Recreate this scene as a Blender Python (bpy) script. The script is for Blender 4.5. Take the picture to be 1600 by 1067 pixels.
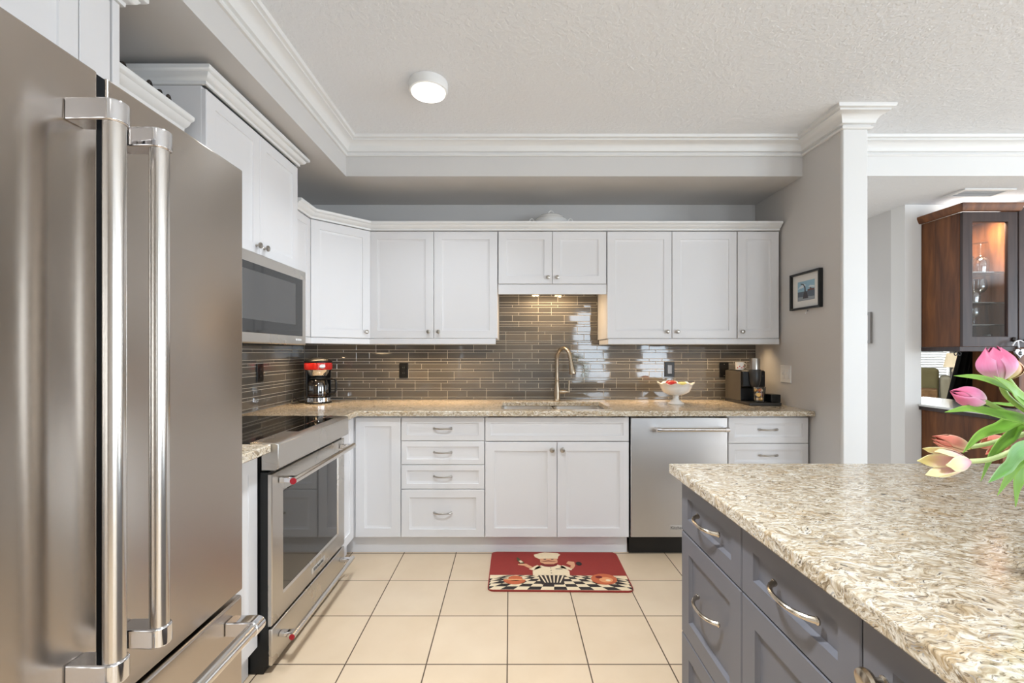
import bpy, bmesh, math, random
from mathutils import Matrix, Vector
random.seed(7)
PI = math.pi
S = bpy.context.scene
C = S.collection
for _o in list(bpy.data.objects):
    bpy.data.objects.remove(_o)

# ------------------------------------------------------------------ camera, light, exposure
F, CX, CY, H = 687.0, 797.0, 551.0, 1.275          # focal length in pixels, vanishing point, eye height
cam = bpy.data.cameras.new('camera'); cam_o = bpy.data.objects.new('camera', cam); C.objects.link(cam_o)
cam.sensor_width = 36; cam.lens = F / 1600 * 36
cam.shift_x = (800 - CX) / 1600; cam.shift_y = (CY - 533.5) / 1600
cam.clip_start = 0.05
cam_o.location = (0, 0, H); cam_o.rotation_euler = (PI / 2, 0, 0)
S.camera = cam_o

S.view_settings.view_transform = 'Standard'
S.view_settings.look = 'None'
S.view_settings.gamma = 1
S.view_settings.exposure = -0.16
S.view_settings.use_curve_mapping = False

W = bpy.data.worlds.new('daylight'); S.world = W; W.use_nodes = True
W.node_tree.nodes['Background'].inputs[0].default_value = (0.86, 0.93, 1.0, 1)
W.node_tree.nodes['Background'].inputs[1].default_value = 1.5


def area(name, loc, rot, sx, sy, watts, col=(1, 1, 1), spread=PI):
    l = bpy.data.lights.new(name, 'AREA'); l.shape = 'RECTANGLE'; l.size = sx; l.size_y = sy
    l.energy = watts; l.color = col; l.spread = spread
    o = bpy.data.objects.new(name, l); C.objects.link(o); o.location = loc; o.rotation_euler = rot
    return o


DAY = (0.76, 0.88, 1.0)
# daylight through the glazed doors and windows of the wall behind the camera (openings built below);
# they are tilted upward to brighten the ceiling
area('patio_door_daylight', (1.78, -3.03, 1.22), (PI / 2 + .32, 0, 0), 0.72, 2.2, 46, DAY)
area('patio_door_daylight', (3.18, -3.03, 1.22), (PI / 2 + .32, 0, 0), 0.66, 2.2, 46, DAY)
area('picture_window_daylight', (6.0, -3.03, 1.35), (PI / 2 + .35, 0, 0), 2.4, 1.7, 170, DAY)
# daylight through the windows of the far right wall and the living room
area('side_window_daylight', (9.97, 0.0, 1.4), (PI / 2 + .2, 0, PI / 2), 3.0, 1.7, 300, DAY)
area('living_window_daylight', (7.83, 8.62, 1.45), (-PI / 2, 0, 0), 1.25, 1.3, 60, (1, .98, .95))
UC = (1.0, 0.72, 0.42)

# ------------------------------------------------------------------ helpers
WO = {}                                             # world position of every object built


def v3(p):
    return Vector(p)


def at(px, py, Y):
    return Vector(((px - CX) * Y / F, Y, H - (py - CY) * Y / F))


class MB:
    def __init__(s):
        s.bm = bmesh.new(); s.mi = 0; s.uv = None

    def f(s, vs):
        try:
            fc = s.bm.faces.new(vs); fc.material_index = s.mi; return fc
        except ValueError:
            return None

    def V(s, p, M=None):
        return s.bm.verts.new(M @ Vector(p) if M is not None else p)

    def box(s, x0, x1, y0, y1, z0, z1, M=None):
        v = [s.V((x, y, z), M) for x in (x0, x1) for y in (y0, y1) for z in (z0, z1)]
        for q in ((0, 1, 3, 2), (4, 6, 7, 5), (0, 4, 5, 1), (2, 3, 7, 6), (0, 2, 6, 4), (1, 5, 7, 3)):
            s.f([v[i] for i in q])
        return s

    def loft(s, rings, M=None, cap0=True, cap1=True, closed=True):
        R = [[s.V(p, M) for p in r] for r in rings]
        n = len(R[0])
        for a, b in zip(R, R[1:]):
            for i in range(n if closed else n - 1):
                j = (i + 1) % n
                s.f([a[i], a[j], b[j], b[i]])
        if cap0: s.f(R[0][::-1])
        if cap1: s.f(R[-1])
        return s

    def lathe(s, prof, n=24, M=None, cap0=True, cap1=True, sy=1.0):
        return s.loft([[(r * math.cos(2 * PI * i / n), sy * r * math.sin(2 * PI * i / n), z) for i in range(n)] for r, z in prof], M, cap0, cap1)

    def tube(s, pts, r, n=12, M=None, cap=True):
        P = [Vector(p) for p in pts]
        rs = r if isinstance(r, (list, tuple)) else [r] * len(P)
        up = None; rings = []
        for i, p in enumerate(P):
            t = (P[min(i + 1, len(P) - 1)] - P[max(i - 1, 0)]).normalized()
            if up is None:
                up = Vector((0, 0, 1)) if abs(t.z) < .9 else Vector((1, 0, 0))
            a = (up - t * up.dot(t)).normalized(); b = t.cross(a); up = a
            rings.append([p + rs[i] * (a * math.cos(2 * PI * k / n) + b * math.sin(2 * PI * k / n)) for k in range(n)])
        return s.loft(rings, M, cap, cap)

    def poly(s, pts, z0, z1, M=None):                # a prism over an outline (any simple polygon)
        b = [s.V((x, y, z0), M) for x, y in pts]; t = [s.V((x, y, z1), M) for x, y in pts]
        s.f(b[::-1]); s.f(t)
        for i in range(len(pts)):
            j = (i + 1) % len(pts); s.f([b[i], b[j], t[j], t[i]])
        return s

    def panel(s, M, w, h, t=.02, fr=.057, dip=.008, slope=.014, e=.0025):
        """a framed door or drawer front: u 0..w, v 0..h, thickness along n"""
        def ring(i, n): return [(i, i, n), (w - i, i, n), (w - i, h - i, n), (i, h - i, n)]
        R = [ring(0, 0), ring(0, t - e), ring(e, t)]
        if fr:
            R += [ring(fr, t), ring(fr + .0015, t - .004), ring(fr + slope, t - dip), ring(fr + slope + .002, t - dip)]
        return s.loft(R, M)

    def sweep(s, path, prof):
        """run a moulding profile (out, z) along a path; out is to the right of travel, mitred"""
        P = [Vector((p[0], p[1])) for p in path]
        rings = []
        for i, p in enumerate(P):
            ns = []
            if i > 0: d = (P[i] - P[i - 1]).normalized(); ns.append(Vector((d.y, -d.x)))
            if i < len(P) - 1: d = (P[i + 1] - P[i]).normalized(); ns.append(Vector((d.y, -d.x)))
            if len(ns) == 2:
                m = ns[0] + ns[1]; m = m * (2 / m.length_squared)
            else:
                m = ns[0]
            rings.append([(p.x + m.x * o, p.y + m.y * o, z) for o, z in prof])
        return s.loft(rings)

    def cells(s, xs, ys, keep, z0, z1):
        """slab from grid cells: keep(cx, cy) says which cells are solid"""
        vt, vb = {}, {}
        def g(d, i, j, z):
            if (i, j) not in d: d[(i, j)] = s.bm.verts.new((xs[i], ys[j], z))
            return d[(i, j)]
        K = {(i, j): keep((xs[i] + xs[i + 1]) / 2, (ys[j] + ys[j + 1]) / 2) for i in range(len(xs) - 1) for j in range(len(ys) - 1)}
        for (i, j), k in K.items():
            if not k: continue
            q = [(i, j), (i + 1, j), (i + 1, j + 1), (i, j + 1)]
            s.f([g(vt, a, b, z1) for a, b in q]); s.f([g(vb, a, b, z0) for a, b in q[::-1]])
            for a, b, di, dj in ((0, 1, 0, -1), (1, 2, 1, 0), (2, 3, 0, 1), (3, 0, -1, 0)):
                if not K.get((i + di, j + dj)):
                    s.f([g(vb, *q[a], z0), g(vb, *q[b], z0), g(vt, *q[b], z1), g(vt, *q[a], z1)])
        return s


def M_at(origin, u=(1, 0, 0), v=(0, 0, 1)):
    u = Vector(u).normalized(); v = Vector(v).normalized(); n = u.cross(v)
    m = Matrix((u, v, n)).transposed().to_4x4(); m.translation = Vector(origin)
    return m


def obj(name, mb, mat, parent=None, bevel=0.0, smooth=30, seg=2):
    bm = mb.bm
    bmesh.ops.recalc_face_normals(bm, faces=bm.faces)
    lo = [min(v.co[i] for v in bm.verts) for i in range(3)]; hi = [max(v.co[i] for v in bm.verts) for i in range(3)]
    org = Vector(((lo[0] + hi[0]) / 2, (lo[1] + hi[1]) / 2, lo[2]))
    bmesh.ops.translate(bm, verts=bm.verts, vec=-org)
    me = bpy.data.meshes.new(name); bm.to_mesh(me); bm.free()
    for m in (mat if isinstance(mat, (list, tuple)) else [mat]): me.materials.append(m)
    if smooth:
        me.polygons.foreach_set('use_smooth', [True] * len(me.polygons)); me.set_sharp_from_angle(angle=math.radians(smooth))
    o = bpy.data.objects.new(name, me); C.objects.link(o)
    WO[o] = org
    if parent is not None:
        o.parent = parent; o.location = org - WO[parent]
    else:
        o.location = org
    if bevel:
        b = o.modifiers.new('edge', 'BEVEL'); b.width = bevel; b.segments = seg; b.limit_method = 'ANGLE'; b.angle_limit = math.radians(40)
        b.harden_normals = False
    return o


def tag(o, label, cat, group=None):
    o['label'] = label; o['category'] = cat
    if group: o['group'] = group
    return o


def thing(name, label, cat, loc, group=None):
    o = bpy.data.objects.new(name, None); C.objects.link(o); o.location = loc; WO[o] = Vector(loc)
    o.empty_display_size = .05
    return tag(o, label, cat, group)


def struct(name, mb, mat, bevel=0.0, smooth=30, parent=None):
    o = obj(name, mb, mat, parent, bevel, smooth)
    if parent is None: o['kind'] = 'structure'
    return o


def spline(pts, n=8):
    P = [Vector(p) for p in pts]; P = [2 * P[0] - P[1]] + P + [2 * P[-1] - P[-2]]
    out = []
    for i in range(1, len(P) - 2):
        for k in range(n):
            t = k / n
            out.append(.5 * ((2 * P[i]) + (P[i + 1] - P[i - 1]) * t + (2 * P[i - 1] - 5 * P[i] + 4 * P[i + 1] - P[i + 2]) * t * t + (3 * P[i] - P[i - 1] - 3 * P[i + 1] + P[i + 2]) * t ** 3))
    out.append(P[-2]); return out


# ------------------------------------------------------------------ materials
def lin(c):
    return tuple(((x / 255) / 12.92 if x / 255 <= .04045 else ((x / 255 + .055) / 1.055) ** 2.4) for x in c) + (1,)


def new_mat(name):
    m = bpy.data.materials.new(name); m.use_nodes = True
    nt = m.node_tree; b = nt.nodes['Principled BSDF']
    return m, nt, b


def N(nt, t, **kw):
    n = nt.nodes.new(t)
    for k, v in kw.items(): setattr(n, k, v)
    return n


def mat(name, rgb, rough=.5, metal=0., vary=.03, bump=0., bscale=200., coat=0., stretch=None, scale=6., spec=.5, trans=0., ior=1.45, emit=0.):
    """plain paint / metal / plastic with a little procedural variation"""
    m, nt, b = new_mat(name); L = nt.links
    b.inputs['Metallic'].default_value = metal; b.inputs['Roughness'].default_value = rough
    b.inputs['Specular IOR Level'].default_value = spec
    b.inputs['Coat Weight'].default_value = coat; b.inputs['Coat Roughness'].default_value = .05
    b.inputs['Transmission Weight'].default_value = trans; b.inputs['IOR'].default_value = ior
    tc = N(nt, 'ShaderNodeTexCoord'); mp = N(nt, 'ShaderNodeMapping'); L.new(tc.outputs['Object'], mp.inputs[0])
    if stretch: mp.inputs['Scale'].default_value = stretch
    no = N(nt, 'ShaderNodeTexNoise'); no.inputs['Scale'].default_value = scale; no.inputs['Detail'].default_value = 4
    L.new(mp.outputs[0], no.inputs['Vector'])
    c = lin(rgb); mx = N(nt, 'ShaderNodeMix', data_type='RGBA')
    mx.inputs['A'].default_value = tuple(x * (1 - vary) for x in c[:3]) + (1,)
    mx.inputs['B'].default_value = tuple(min(1, x * (1 + vary)) for x in c[:3]) + (1,)
    L.new(no.outputs['Fac'], mx.inputs['Factor']); L.new(mx.outputs['Result'], b.inputs['Base Color'])
    if emit:
        b.inputs['Emission Color'].default_value = c; b.inputs['Emission Strength'].default_value = emit
    if bump:
        n2 = N(nt, 'ShaderNodeTexNoise'); n2.inputs['Scale'].default_value = bscale; n2.inputs['Detail'].default_value = 3
        L.new(mp.outputs[0], n2.inputs['Vector'])
        bp = N(nt, 'ShaderNodeBump'); bp.inputs['Strength'].default_value = bump; bp.inputs['Distance'].default_value = .002
        L.new(n2.outputs['Fac'], bp.inputs['Height']); L.new(bp.outputs[0], b.inputs['Normal'])
    return m


def steel(name, rgb, rough=.26, axis='z', amp=.06, aniso=.8, turn=0.0):
    """brushed stainless: reflections drawn out along one direction by fine scratches"""
    m, nt, b = new_mat(name); L = nt.links
    b.inputs['Metallic'].default_value = 1; b.inputs['Base Color'].default_value = lin(rgb)
    b.inputs['Anisotropic'].default_value = aniso; b.inputs['Anisotropic Rotation'].default_value = turn
    tg = N(nt, 'ShaderNodeTangent', direction_type='RADIAL', axis='Z'); L.new(tg.outputs[0], b.inputs['Tangent'])
    tc = N(nt, 'ShaderNodeTexCoord')
    big = N(nt, 'ShaderNodeTexNoise'); big.inputs['Scale'].default_value = 3.5; big.inputs['Detail'].default_value = 3
    L.new(tc.outputs['Object'], big.inputs['Vector'])
    mr = N(nt, 'ShaderNodeMapRange'); mr.inputs['From Min'].default_value = .3; mr.inputs['From Max'].default_value = .7
    mr.inputs['To Min'].default_value = rough - amp / 2; mr.inputs['To Max'].default_value = rough + amp / 2
    L.new(big.outputs['Fac'], mr.inputs['Value']); L.new(mr.outputs[0], b.inputs['Roughness'])
    return m


def ramp(nt, stops):
    r = N(nt, 'ShaderNodeValToRGB'); e = r.color_ramp.elements
    while len(e) < len(stops): e.new(.5)
    for k, (p, c) in zip(e, stops): k.position = p; k.color = c
    return r


def granite(name):
    """cream quartz with fine flowing flecks of tan, grey and dark brown"""
    m, nt, b = new_mat(name); L = nt.links
    b.inputs['Roughness'].default_value = .12; b.inputs['Specular IOR Level'].default_value = .5
    geo = N(nt, 'ShaderNodeNewGeometry')
    wob = N(nt, 'ShaderNodeTexNoise'); wob.inputs['Scale'].default_value = 13; wob.inputs['Detail'].default_value = 2
    L.new(geo.outputs['Position'], wob.inputs['Vector'])
    mxv = N(nt, 'ShaderNodeVectorMath', operation='MULTIPLY_ADD'); mxv.inputs[1].default_value = (.09, .09, .09)
    L.new(wob.outputs['Color'], mxv.inputs[0]); L.new(geo.outputs['Position'], mxv.inputs[2])

    def fleck(scale, st, detail, dist, rot=.35):
        mp = N(nt, 'ShaderNodeMapping'); mp.inputs['Scale'].default_value = st; mp.inputs['Rotation'].default_value = (0, 0, rot)
        L.new(mxv.outputs[0], mp.inputs[0])
        n = N(nt, 'ShaderNodeTexNoise'); n.inputs['Scale'].default_value = scale; n.inputs['Detail'].default_value = detail
        n.inputs['Distortion'].default_value = dist; L.new(mp.outputs[0], n.inputs['Vector']); return n
    a = fleck(48, (.75, 2.0, 2.0), 6, 1.2)
    ra = ramp(nt, [(.27, lin((124, 105, 80))), (.42, lin((178, 159, 131))), (.54, lin((207, 194, 173))), (.70, lin((232, 226, 214)))])
    L.new(a.outputs['Fac'], ra.inputs[0])

    def over(prev, n, lo, hi, col, amt):
        mr = N(nt, 'ShaderNodeMapRange'); mr.inputs['From Min'].default_value = lo; mr.inputs['From Max'].default_value = hi
        mr.inputs['To Max'].default_value = amt; L.new(n.outputs['Fac'], mr.inputs['Value'])
        x = N(nt, 'ShaderNodeMix', data_type='RGBA'); x.inputs['B'].default_value = lin(col)
        L.new(mr.outputs[0], x.inputs['Factor']); L.new(prev, x.inputs['A']); return x.outputs['Result']
    c = over(ra.outputs[0], fleck(16, (.6, 1.5, 1.5), 4, 1.0, .2), .56, .68, (190, 154, 100), .4)
    c = over(c, fleck(75, (.55, 2.2, 2.2), 4, 1.6), .57, .64, (108, 90, 70), .8)
    c = over(c, fleck(55, (.5, 2.0, 2.0), 5, 2.0, .7), .63, .68, (58, 47, 38), .9)
    c = over(c, fleck(100, (.8, 1.8, 1.8), 3, 1.4, -.2), .62, .68, (150, 150, 152), .7)
    L.new(c, b.inputs['Base Color'])
    return m


def wood(name, dark, light, rough=.35, st=(14, 14, 1.1)):
    m, nt, b = new_mat(name); L = nt.links
    b.inputs['Roughness'].default_value = rough; b.inputs['Specular IOR Level'].default_value = .35
    tc = N(nt, 'ShaderNodeTexCoord'); mp = N(nt, 'ShaderNodeMapping'); mp.inputs['Scale'].default_value = st
    L.new(tc.outputs['Object'], mp.inputs[0])
    n = N(nt, 'ShaderNodeTexNoise'); n.inputs['Scale'].default_value = 2.2; n.inputs['Detail'].default_value = 7; n.inputs['Distortion'].default_value = .6
    L.new(mp.outputs[0], n.inputs['Vector'])
    r = ramp(nt, [(.3, lin(dark)), (.7, lin(light))]); L.new(n.outputs['Fac'], r.inputs[0]); L.new(r.outputs[0], b.inputs['Base Color'])
    return m


def floor_tiles():
    m, nt, b = new_mat('beige_ceramic_floor_tile'); L = nt.links
    geo = N(nt, 'ShaderNodeNewGeometry'); mp = N(nt, 'ShaderNodeMapping')
    T = .3315
    mp.inputs['Scale'].default_value = (1 / T, 1 / T, 1); mp.inputs['Location'].default_value = (.0116 / T + 40, -2.462 / T + 40, 0)
    L.new(geo.outputs['Position'], mp.inputs[0])
    br = N(nt, 'ShaderNodeTexBrick'); br.offset = 0; br.squash = 1
    for k, v in (('Scale', 1), ('Brick Width', 1), ('Row Height', 1), ('Mortar Size', .0085), ('Mortar Smooth', .15), ('Bias', 0)): br.inputs[k].default_value = v
    br.inputs['Color1'].default_value = lin((216, 194, 166)); br.inputs['Color2'].default_value = lin((211, 188, 159)); br.inputs['Mortar'].default_value = lin((88, 70, 54))
    L.new(mp.outputs[0], br.inputs['Vector'])
    n = N(nt, 'ShaderNodeTexNoise'); n.inputs['Scale'].default_value = 5; n.inputs['Detail'].default_value = 5; L.new(geo.outputs['Position'], n.inputs['Vector'])
    r = ramp(nt, [(.3, (.93, .91, .88, 1)), (.7, (1, 1, 1, 1))]); L.new(n.outputs['Fac'], r.inputs[0])
    mx = N(nt, 'ShaderNodeMix', data_type='RGBA', blend_type='MULTIPLY'); mx.inputs['Factor'].default_value = 1
    L.new(br.outputs['Color'], mx.inputs['A']); L.new(r.outputs[0], mx.inputs['B']); L.new(mx.outputs['Result'], b.inputs['Base Color'])
    mr = N(nt, 'ShaderNodeMapRange'); mr.inputs['To Min'].default_value = .3; mr.inputs['To Max'].default_value = .8
    L.new(br.outputs['Fac'], mr.inputs['Value']); L.new(mr.outputs[0], b.inputs['Roughness'])
    bp = N(nt, 'ShaderNodeBump', invert=True); bp.inputs['Strength'].default_value = .5; bp.inputs['Distance'].default_value = .002
    L.new(br.outputs['Fac'], bp.inputs['Height']); L.new(bp.outputs[0], b.inputs['Normal'])
    return m


def glass_tile():
    """grey-brown glass strips, each strip its own shade"""
    m, nt, b = new_mat('taupe_glass_strip_tile'); L = nt.links
    geo = N(nt, 'ShaderNodeNewGeometry')
    r = ramp(nt, [(0, lin((84, 81, 77))), (.5, lin((93, 89, 83))), (1, lin((103, 97, 89)))])
    L.new(geo.outputs['Random Per Island'], r.inputs[0]); L.new(r.outputs[0], b.inputs['Base Color'])
    b.inputs['Roughness'].default_value = .05; b.inputs['Specular IOR Level'].default_value = .8
    n = N(nt, 'ShaderNodeTexNoise'); n.inputs['Scale'].default_value = 14; n.inputs['Detail'].default_value = 1; L.new(geo.outputs['Position'], n.inputs['Vector'])
    bp = N(nt, 'ShaderNodeBump'); bp.inputs['Strength'].default_value = .03; bp.inputs['Distance'].default_value = .01
    L.new(n.outputs['Fac'], bp.inputs['Height']); L.new(bp.outputs[0], b.inputs['Normal'])
    return m


def ceiling_mat(name, rgb):
    m, nt, b = new_mat(name); L = nt.links
    b.inputs['Base Color'].default_value = lin(rgb); b.inputs['Roughness'].default_value = .95
    geo = N(nt, 'ShaderNodeNewGeometry')
    n = N(nt, 'ShaderNodeTexNoise'); n.inputs['Scale'].default_value = 55; n.inputs['Detail'].default_value = 5; L.new(geo.outputs['Position'], n.inputs['Vector'])
    r = ramp(nt, [(.45, (0, 0, 0, 1)), (.58, (1, 1, 1, 1))]); L.new(n.outputs['Fac'], r.inputs[0])
    bp = N(nt, 'ShaderNodeBump'); bp.inputs['Strength'].default_value = .35; bp.inputs['Distance'].default_value = .004
    L.new(r.outputs[0], bp.inputs['Height']); L.new(bp.outputs[0], b.inputs['Normal'])
    return m


def clear_glass(name, tint=(1, 1, 1), refl=.08):
    """thin clear pane: mostly lets the view through, mirrors a little"""
    m = bpy.data.materials.new(name); m.use_nodes = True; nt = m.node_tree; nt.nodes.clear(); L = nt.links
    out = N(nt, 'ShaderNodeOutputMaterial'); mx = N(nt, 'ShaderNodeMixShader'); t = N(nt, 'ShaderNodeBsdfTransparent'); g = N(nt, 'ShaderNodeBsdfGlossy')
    t.inputs[0].default_value = tint + (1,); g.inputs['Roughness'].default_value = .02
    lw = N(nt, 'ShaderNodeLayerWeight'); lw.inputs[0].default_value = .2
    mr = N(nt, 'ShaderNodeMapRange'); mr.inputs['To Min'].default_value = refl; mr.inputs['To Max'].default_value = .7
    L.new(lw.outputs['Fresnel'], mr.inputs['Value']); L.new(mr.outputs[0], mx.inputs[0])
    L.new(t.outputs[0], mx.inputs[1]); L.new(g.outputs[0], mx.inputs[2]); L.new(mx.outputs[0], out.inputs[0])
    return m


def petal_mat(name, base, mid, tip, edge, em=.35):
    """colour from the foot of the petal to its tip, another along its edges (UV: across, along)"""
    m, nt, b = new_mat(name); L = nt.links
    b.inputs['Roughness'].default_value = .5
    b.inputs['Subsurface Weight'].default_value = .0
    uv = N(nt, 'ShaderNodeTexCoord'); sp = N(nt, 'ShaderNodeSeparateXYZ'); L.new(uv.outputs['UV'], sp.inputs[0])
    n = N(nt, 'ShaderNodeTexNoise'); n.inputs['Scale'].default_value = 3; mp = N(nt, 'ShaderNodeMapping'); mp.inputs['Scale'].default_value = (9, 1, 1)
    L.new(uv.outputs['UV'], mp.inputs[0]); L.new(mp.outputs[0], n.inputs['Vector'])
    ad = N(nt, 'ShaderNodeMath', operation='MULTIPLY_ADD'); ad.inputs[1].default_value = .3; L.new(n.outputs['Fac'], ad.inputs[0]); L.new(sp.outputs[1], ad.inputs[2])
    r = ramp(nt, [(.15, lin(base)), (.55, lin(mid)), (1.1 / 1.2, lin(tip))]); L.new(ad.outputs[0], r.inputs[0])
    d = N(nt, 'ShaderNodeMath', operation='SUBTRACT'); d.inputs[1].default_value = .5; L.new(sp.outputs[0], d.inputs[0])
    a = N(nt, 'ShaderNodeMath', operation='ABSOLUTE'); L.new(d.outputs[0], a.inputs[0])
    mr = N(nt, 'ShaderNodeMapRange'); mr.inputs['From Min'].default_value = .30; mr.inputs['From Max'].default_value = .5; mr.inputs['To Max'].default_value = .8
    L.new(a.outputs[0], mr.inputs['Value'])
    x = N(nt, 'ShaderNodeMix', data_type='RGBA'); x.inputs['B'].default_value = lin(edge); L.new(mr.outputs[0], x.inputs['Factor']); L.new(r.outputs[0], x.inputs['A'])
    L.new(x.outputs['Result'], b.inputs['Base Color'])
    return m


WHITE = mat('white_cabinet_paint', (221, 219, 219), .38, vary=.008)
TRIM = mat('white_trim_paint', (224, 223, 221), .42, vary=.008)
WALL = mat('greige_wall_paint', (205, 202, 199), .8, vary=.01, bump=.15, bscale=350)
WALLW = mat('white_wall_paint', (226, 224, 221), .7, vary=.01)
CEIL = ceiling_mat('textured_ceiling_paint', (231, 233, 236))
FLOOR = floor_tiles()
TILE = glass_tile()
GROUT = mat('pale_grout', (212, 203, 188), .8, vary=.05, scale=40)
STONE = granite('speckled_cream_quartz')
FRIDGE = steel('brushed_fridge_steel', (186, 177, 168), .24, 'z', .05, .85, .25)
STEELY = steel('brushed_range_steel', (200, 195, 188), .28, 'y', .05, .5)
STEELX = steel('brushed_dishwasher_steel', (218, 217, 217), .38, 'z', turn=.25)
TUBEZ = steel('brushed_handle_steel', (214, 209, 203), .22, 'z', .05, 0)
CHROME = mat('polished_chrome', (225, 225, 228), .06, 1., vary=.01)
NICKEL = mat('brushed_nickel', (178, 172, 164), .28, 1., vary=.04, scale=60)
BRASSY = mat('champagne_bronze', (184, 170, 150), .3, 1., vary=.04, scale=60)
BLACK = mat('black_plastic', (18, 18, 18), .35, vary=.1)
BLACKG = mat('black_ceramic_glass', (10, 9, 8), .05, vary=.05, spec=.6)
OVENG = mat('smoked_oven_glass', (46, 44, 42), .05, vary=.05, spec=1.0)
MWG = mat('smoked_microwave_glass', (70, 69, 68), .06, vary=.05, spec=1.0)
GREY = mat('slate_grey_cabinet_paint', (104, 103, 108), .4, vary=.015)
DARKW = wood('dark_stained_wood', (80, 44, 20), (130, 80, 42), .45, (9, 9, 1.1))
DARKER = wood('espresso_stained_wood', (48, 36, 34), (66, 50, 46))
CERAM = mat('white_glazed_ceramic', (236, 234, 230), .15, vary=.01, coat=.4)
RED = mat('red_enamel', (205, 38, 28), .25, vary=.03, coat=.3)
GLASS = clear_glass('clear_glass', (1, 1, 1), .03)
PANE = clear_glass('window_pane', (.96, .98, .98), .05)
RUBBER = mat('dark_rubber', (40, 36, 34), .7, vary=.1)

# ------------------------------------------------------------------ the setting
XL, XR, YB = -1.59, 1.89, 3.39                       # left wall, stub wall, back wall
ZC, ZS = 2.645, 2.414                               # tray ceiling, soffit underside
SX, SY = -1.06, 2.84                                # soffit faces

struct('floor', MB().box(XL - .1, 10.1, -3.1, 8.7, -.1, 0), FLOOR)
struct('ceiling', MB().box(SX, 10.1, -3.1, SY, ZC, ZC + .1), CEIL)
struct('ceiling_soffit', MB().poly([(XL, -3.1), (SX, -3.1), (SX, SY), (XR, SY), (XR, YB), (XL, YB)], ZS, ZC + .1), WALL)
struct('ceiling_hall', MB().box(XR + .14, 10.1, SY, 8.7, ZS, ZC + .1), CEIL)
struct('wall_left', MB().box(XL - .1, XL, -3.1, YB + .12, 0, ZC + .1), WALL)
struct('wall_back', MB().box(XL, XR + .138, YB, YB + .12, 0, ZS), WALL)
struct('wall_stub', MB().box(XR, XR + .138, 2.506, YB, 0, ZC + .05), WALL, .004)
# white end cap on the stub wall
struct('trim_1', MB().box(XR - .002, XR + .140, 2.494, 2.516, 0, ZC - .09), TRIM, .006)
struct('wall_hall', MB().box(3.04, 3.163, 3.51, 6.1, 0, ZS), WALL)
struct('wall_hall_end', MB().box(XR + .138, 3.04, 6.0, 6.1, 0, ZS), WALL)
# white wall between kitchen side and living room, open above the hutch counter
struct('wall_dining', MB().box(3.04, 3.165, 3.385, 3.51, 0, ZS).box(3.165, 10, 3.39, 3.51, 1.30, ZS).box(3.165, 10, 3.39, 3.51, 0, .84).box(3.74, 10, 3.39, 3.51, .84, 1.30), WALLW)


def wall_with_holes(name, axis, pos, th, a0, a1, z1, holes, m):
    xs = sorted({a0, a1} | {h[0] for h in holes} | {h[1] for h in holes}); zs = sorted({0, z1} | {h[2] for h in holes} | {h[3] for h in holes})
    b = MB()
    for i in range(len(xs) - 1):
        for j in range(len(zs) - 1):
            cx, cz = (xs[i] + xs[i + 1]) / 2, (zs[j] + zs[j + 1]) / 2
            if any(h[0] < cx < h[1] and h[2] < cz < h[3] for h in holes): continue
            if axis == 'y': b.box(xs[i], xs[i + 1], min(pos, pos + th), max(pos, pos + th), zs[j], zs[j + 1])
            else: b.box(min(pos, pos + th), max(pos, pos + th), xs[i], xs[i + 1], zs[j], zs[j + 1])
    return struct(name, b, m)


wall_with_holes('wall_front', 'y', -3, -.1, XL, 10, ZC, [(1.4, 2.16, .08, 2.36), (2.83, 3.53, .08, 2.36), (4.75, 7.25, .45, 2.25)], WALL)
wall_with_holes('wall_right', 'x', 10, .1, -3.1, 8.6, ZC, [(-1.55, 1.55, .5, 2.3)], WALL)
wall_with_holes('wall_living', 'y', 8.5, .1, 3.0, 10, ZS, [(7.2, 8.47, .8, 2.1)], WALLW)
# frames of the openings behind the camera
for n_, (x0, x1, z0, z1) in enumerate([(1.4, 2.16, .08, 2.36), (2.83, 3.53, .08, 2.36), (4.75, 7.25, .45, 2.25)]):
    b = MB(); f_ = .06
    b.box(x0, x0 + f_, -3.02, -2.985, z0, z1).box(x1 - f_, x1, -3.02, -2.985, z0, z1).box(x0, x1, -3.02, -2.985, z0, z0 + .09).box(x0, x1, -3.02, -2.985, z1 - f_, z1)
    struct('window_%d' % (n_ + 1), b, TRIM)

# ceiling crown, mitred round the tray, the stub wall and on along the beam
cr = [(0, -.105), (.012, -.105), (.017, -.099), (.017, -.094), (.010, -.088), (.010, -.083), (.024, -.078), (.027, -.066), (.036, -.050), (.050, -.038), (.066, -.031), (.072, -.030), (.072, -.021), (.086, -.017), (.090, -.008), (.090, .01), (0, .01)]
struct('trim_2', MB().sweep([(SX, -3), (SX, SY), (XR, SY), (XR, 2.494), (XR + .14, 2.494), (XR + .14, SY), (10, SY)], [(o, ZC + z) for o, z in cr]), TRIM, 0, 35)
struct('trim_3', MB().box(XR + .14, 10, SY - .006, SY, ZS, ZC - .10), TRIM)
struct('baseboard_hall', MB().box(3.026, 3.04, 3.39, 6.0, 0, .1), TRIM)

# ------------------------------------------------------------------ backsplash of glass strips
ROWS = [.0475, .0205, .039, .0195, .0205]


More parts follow.
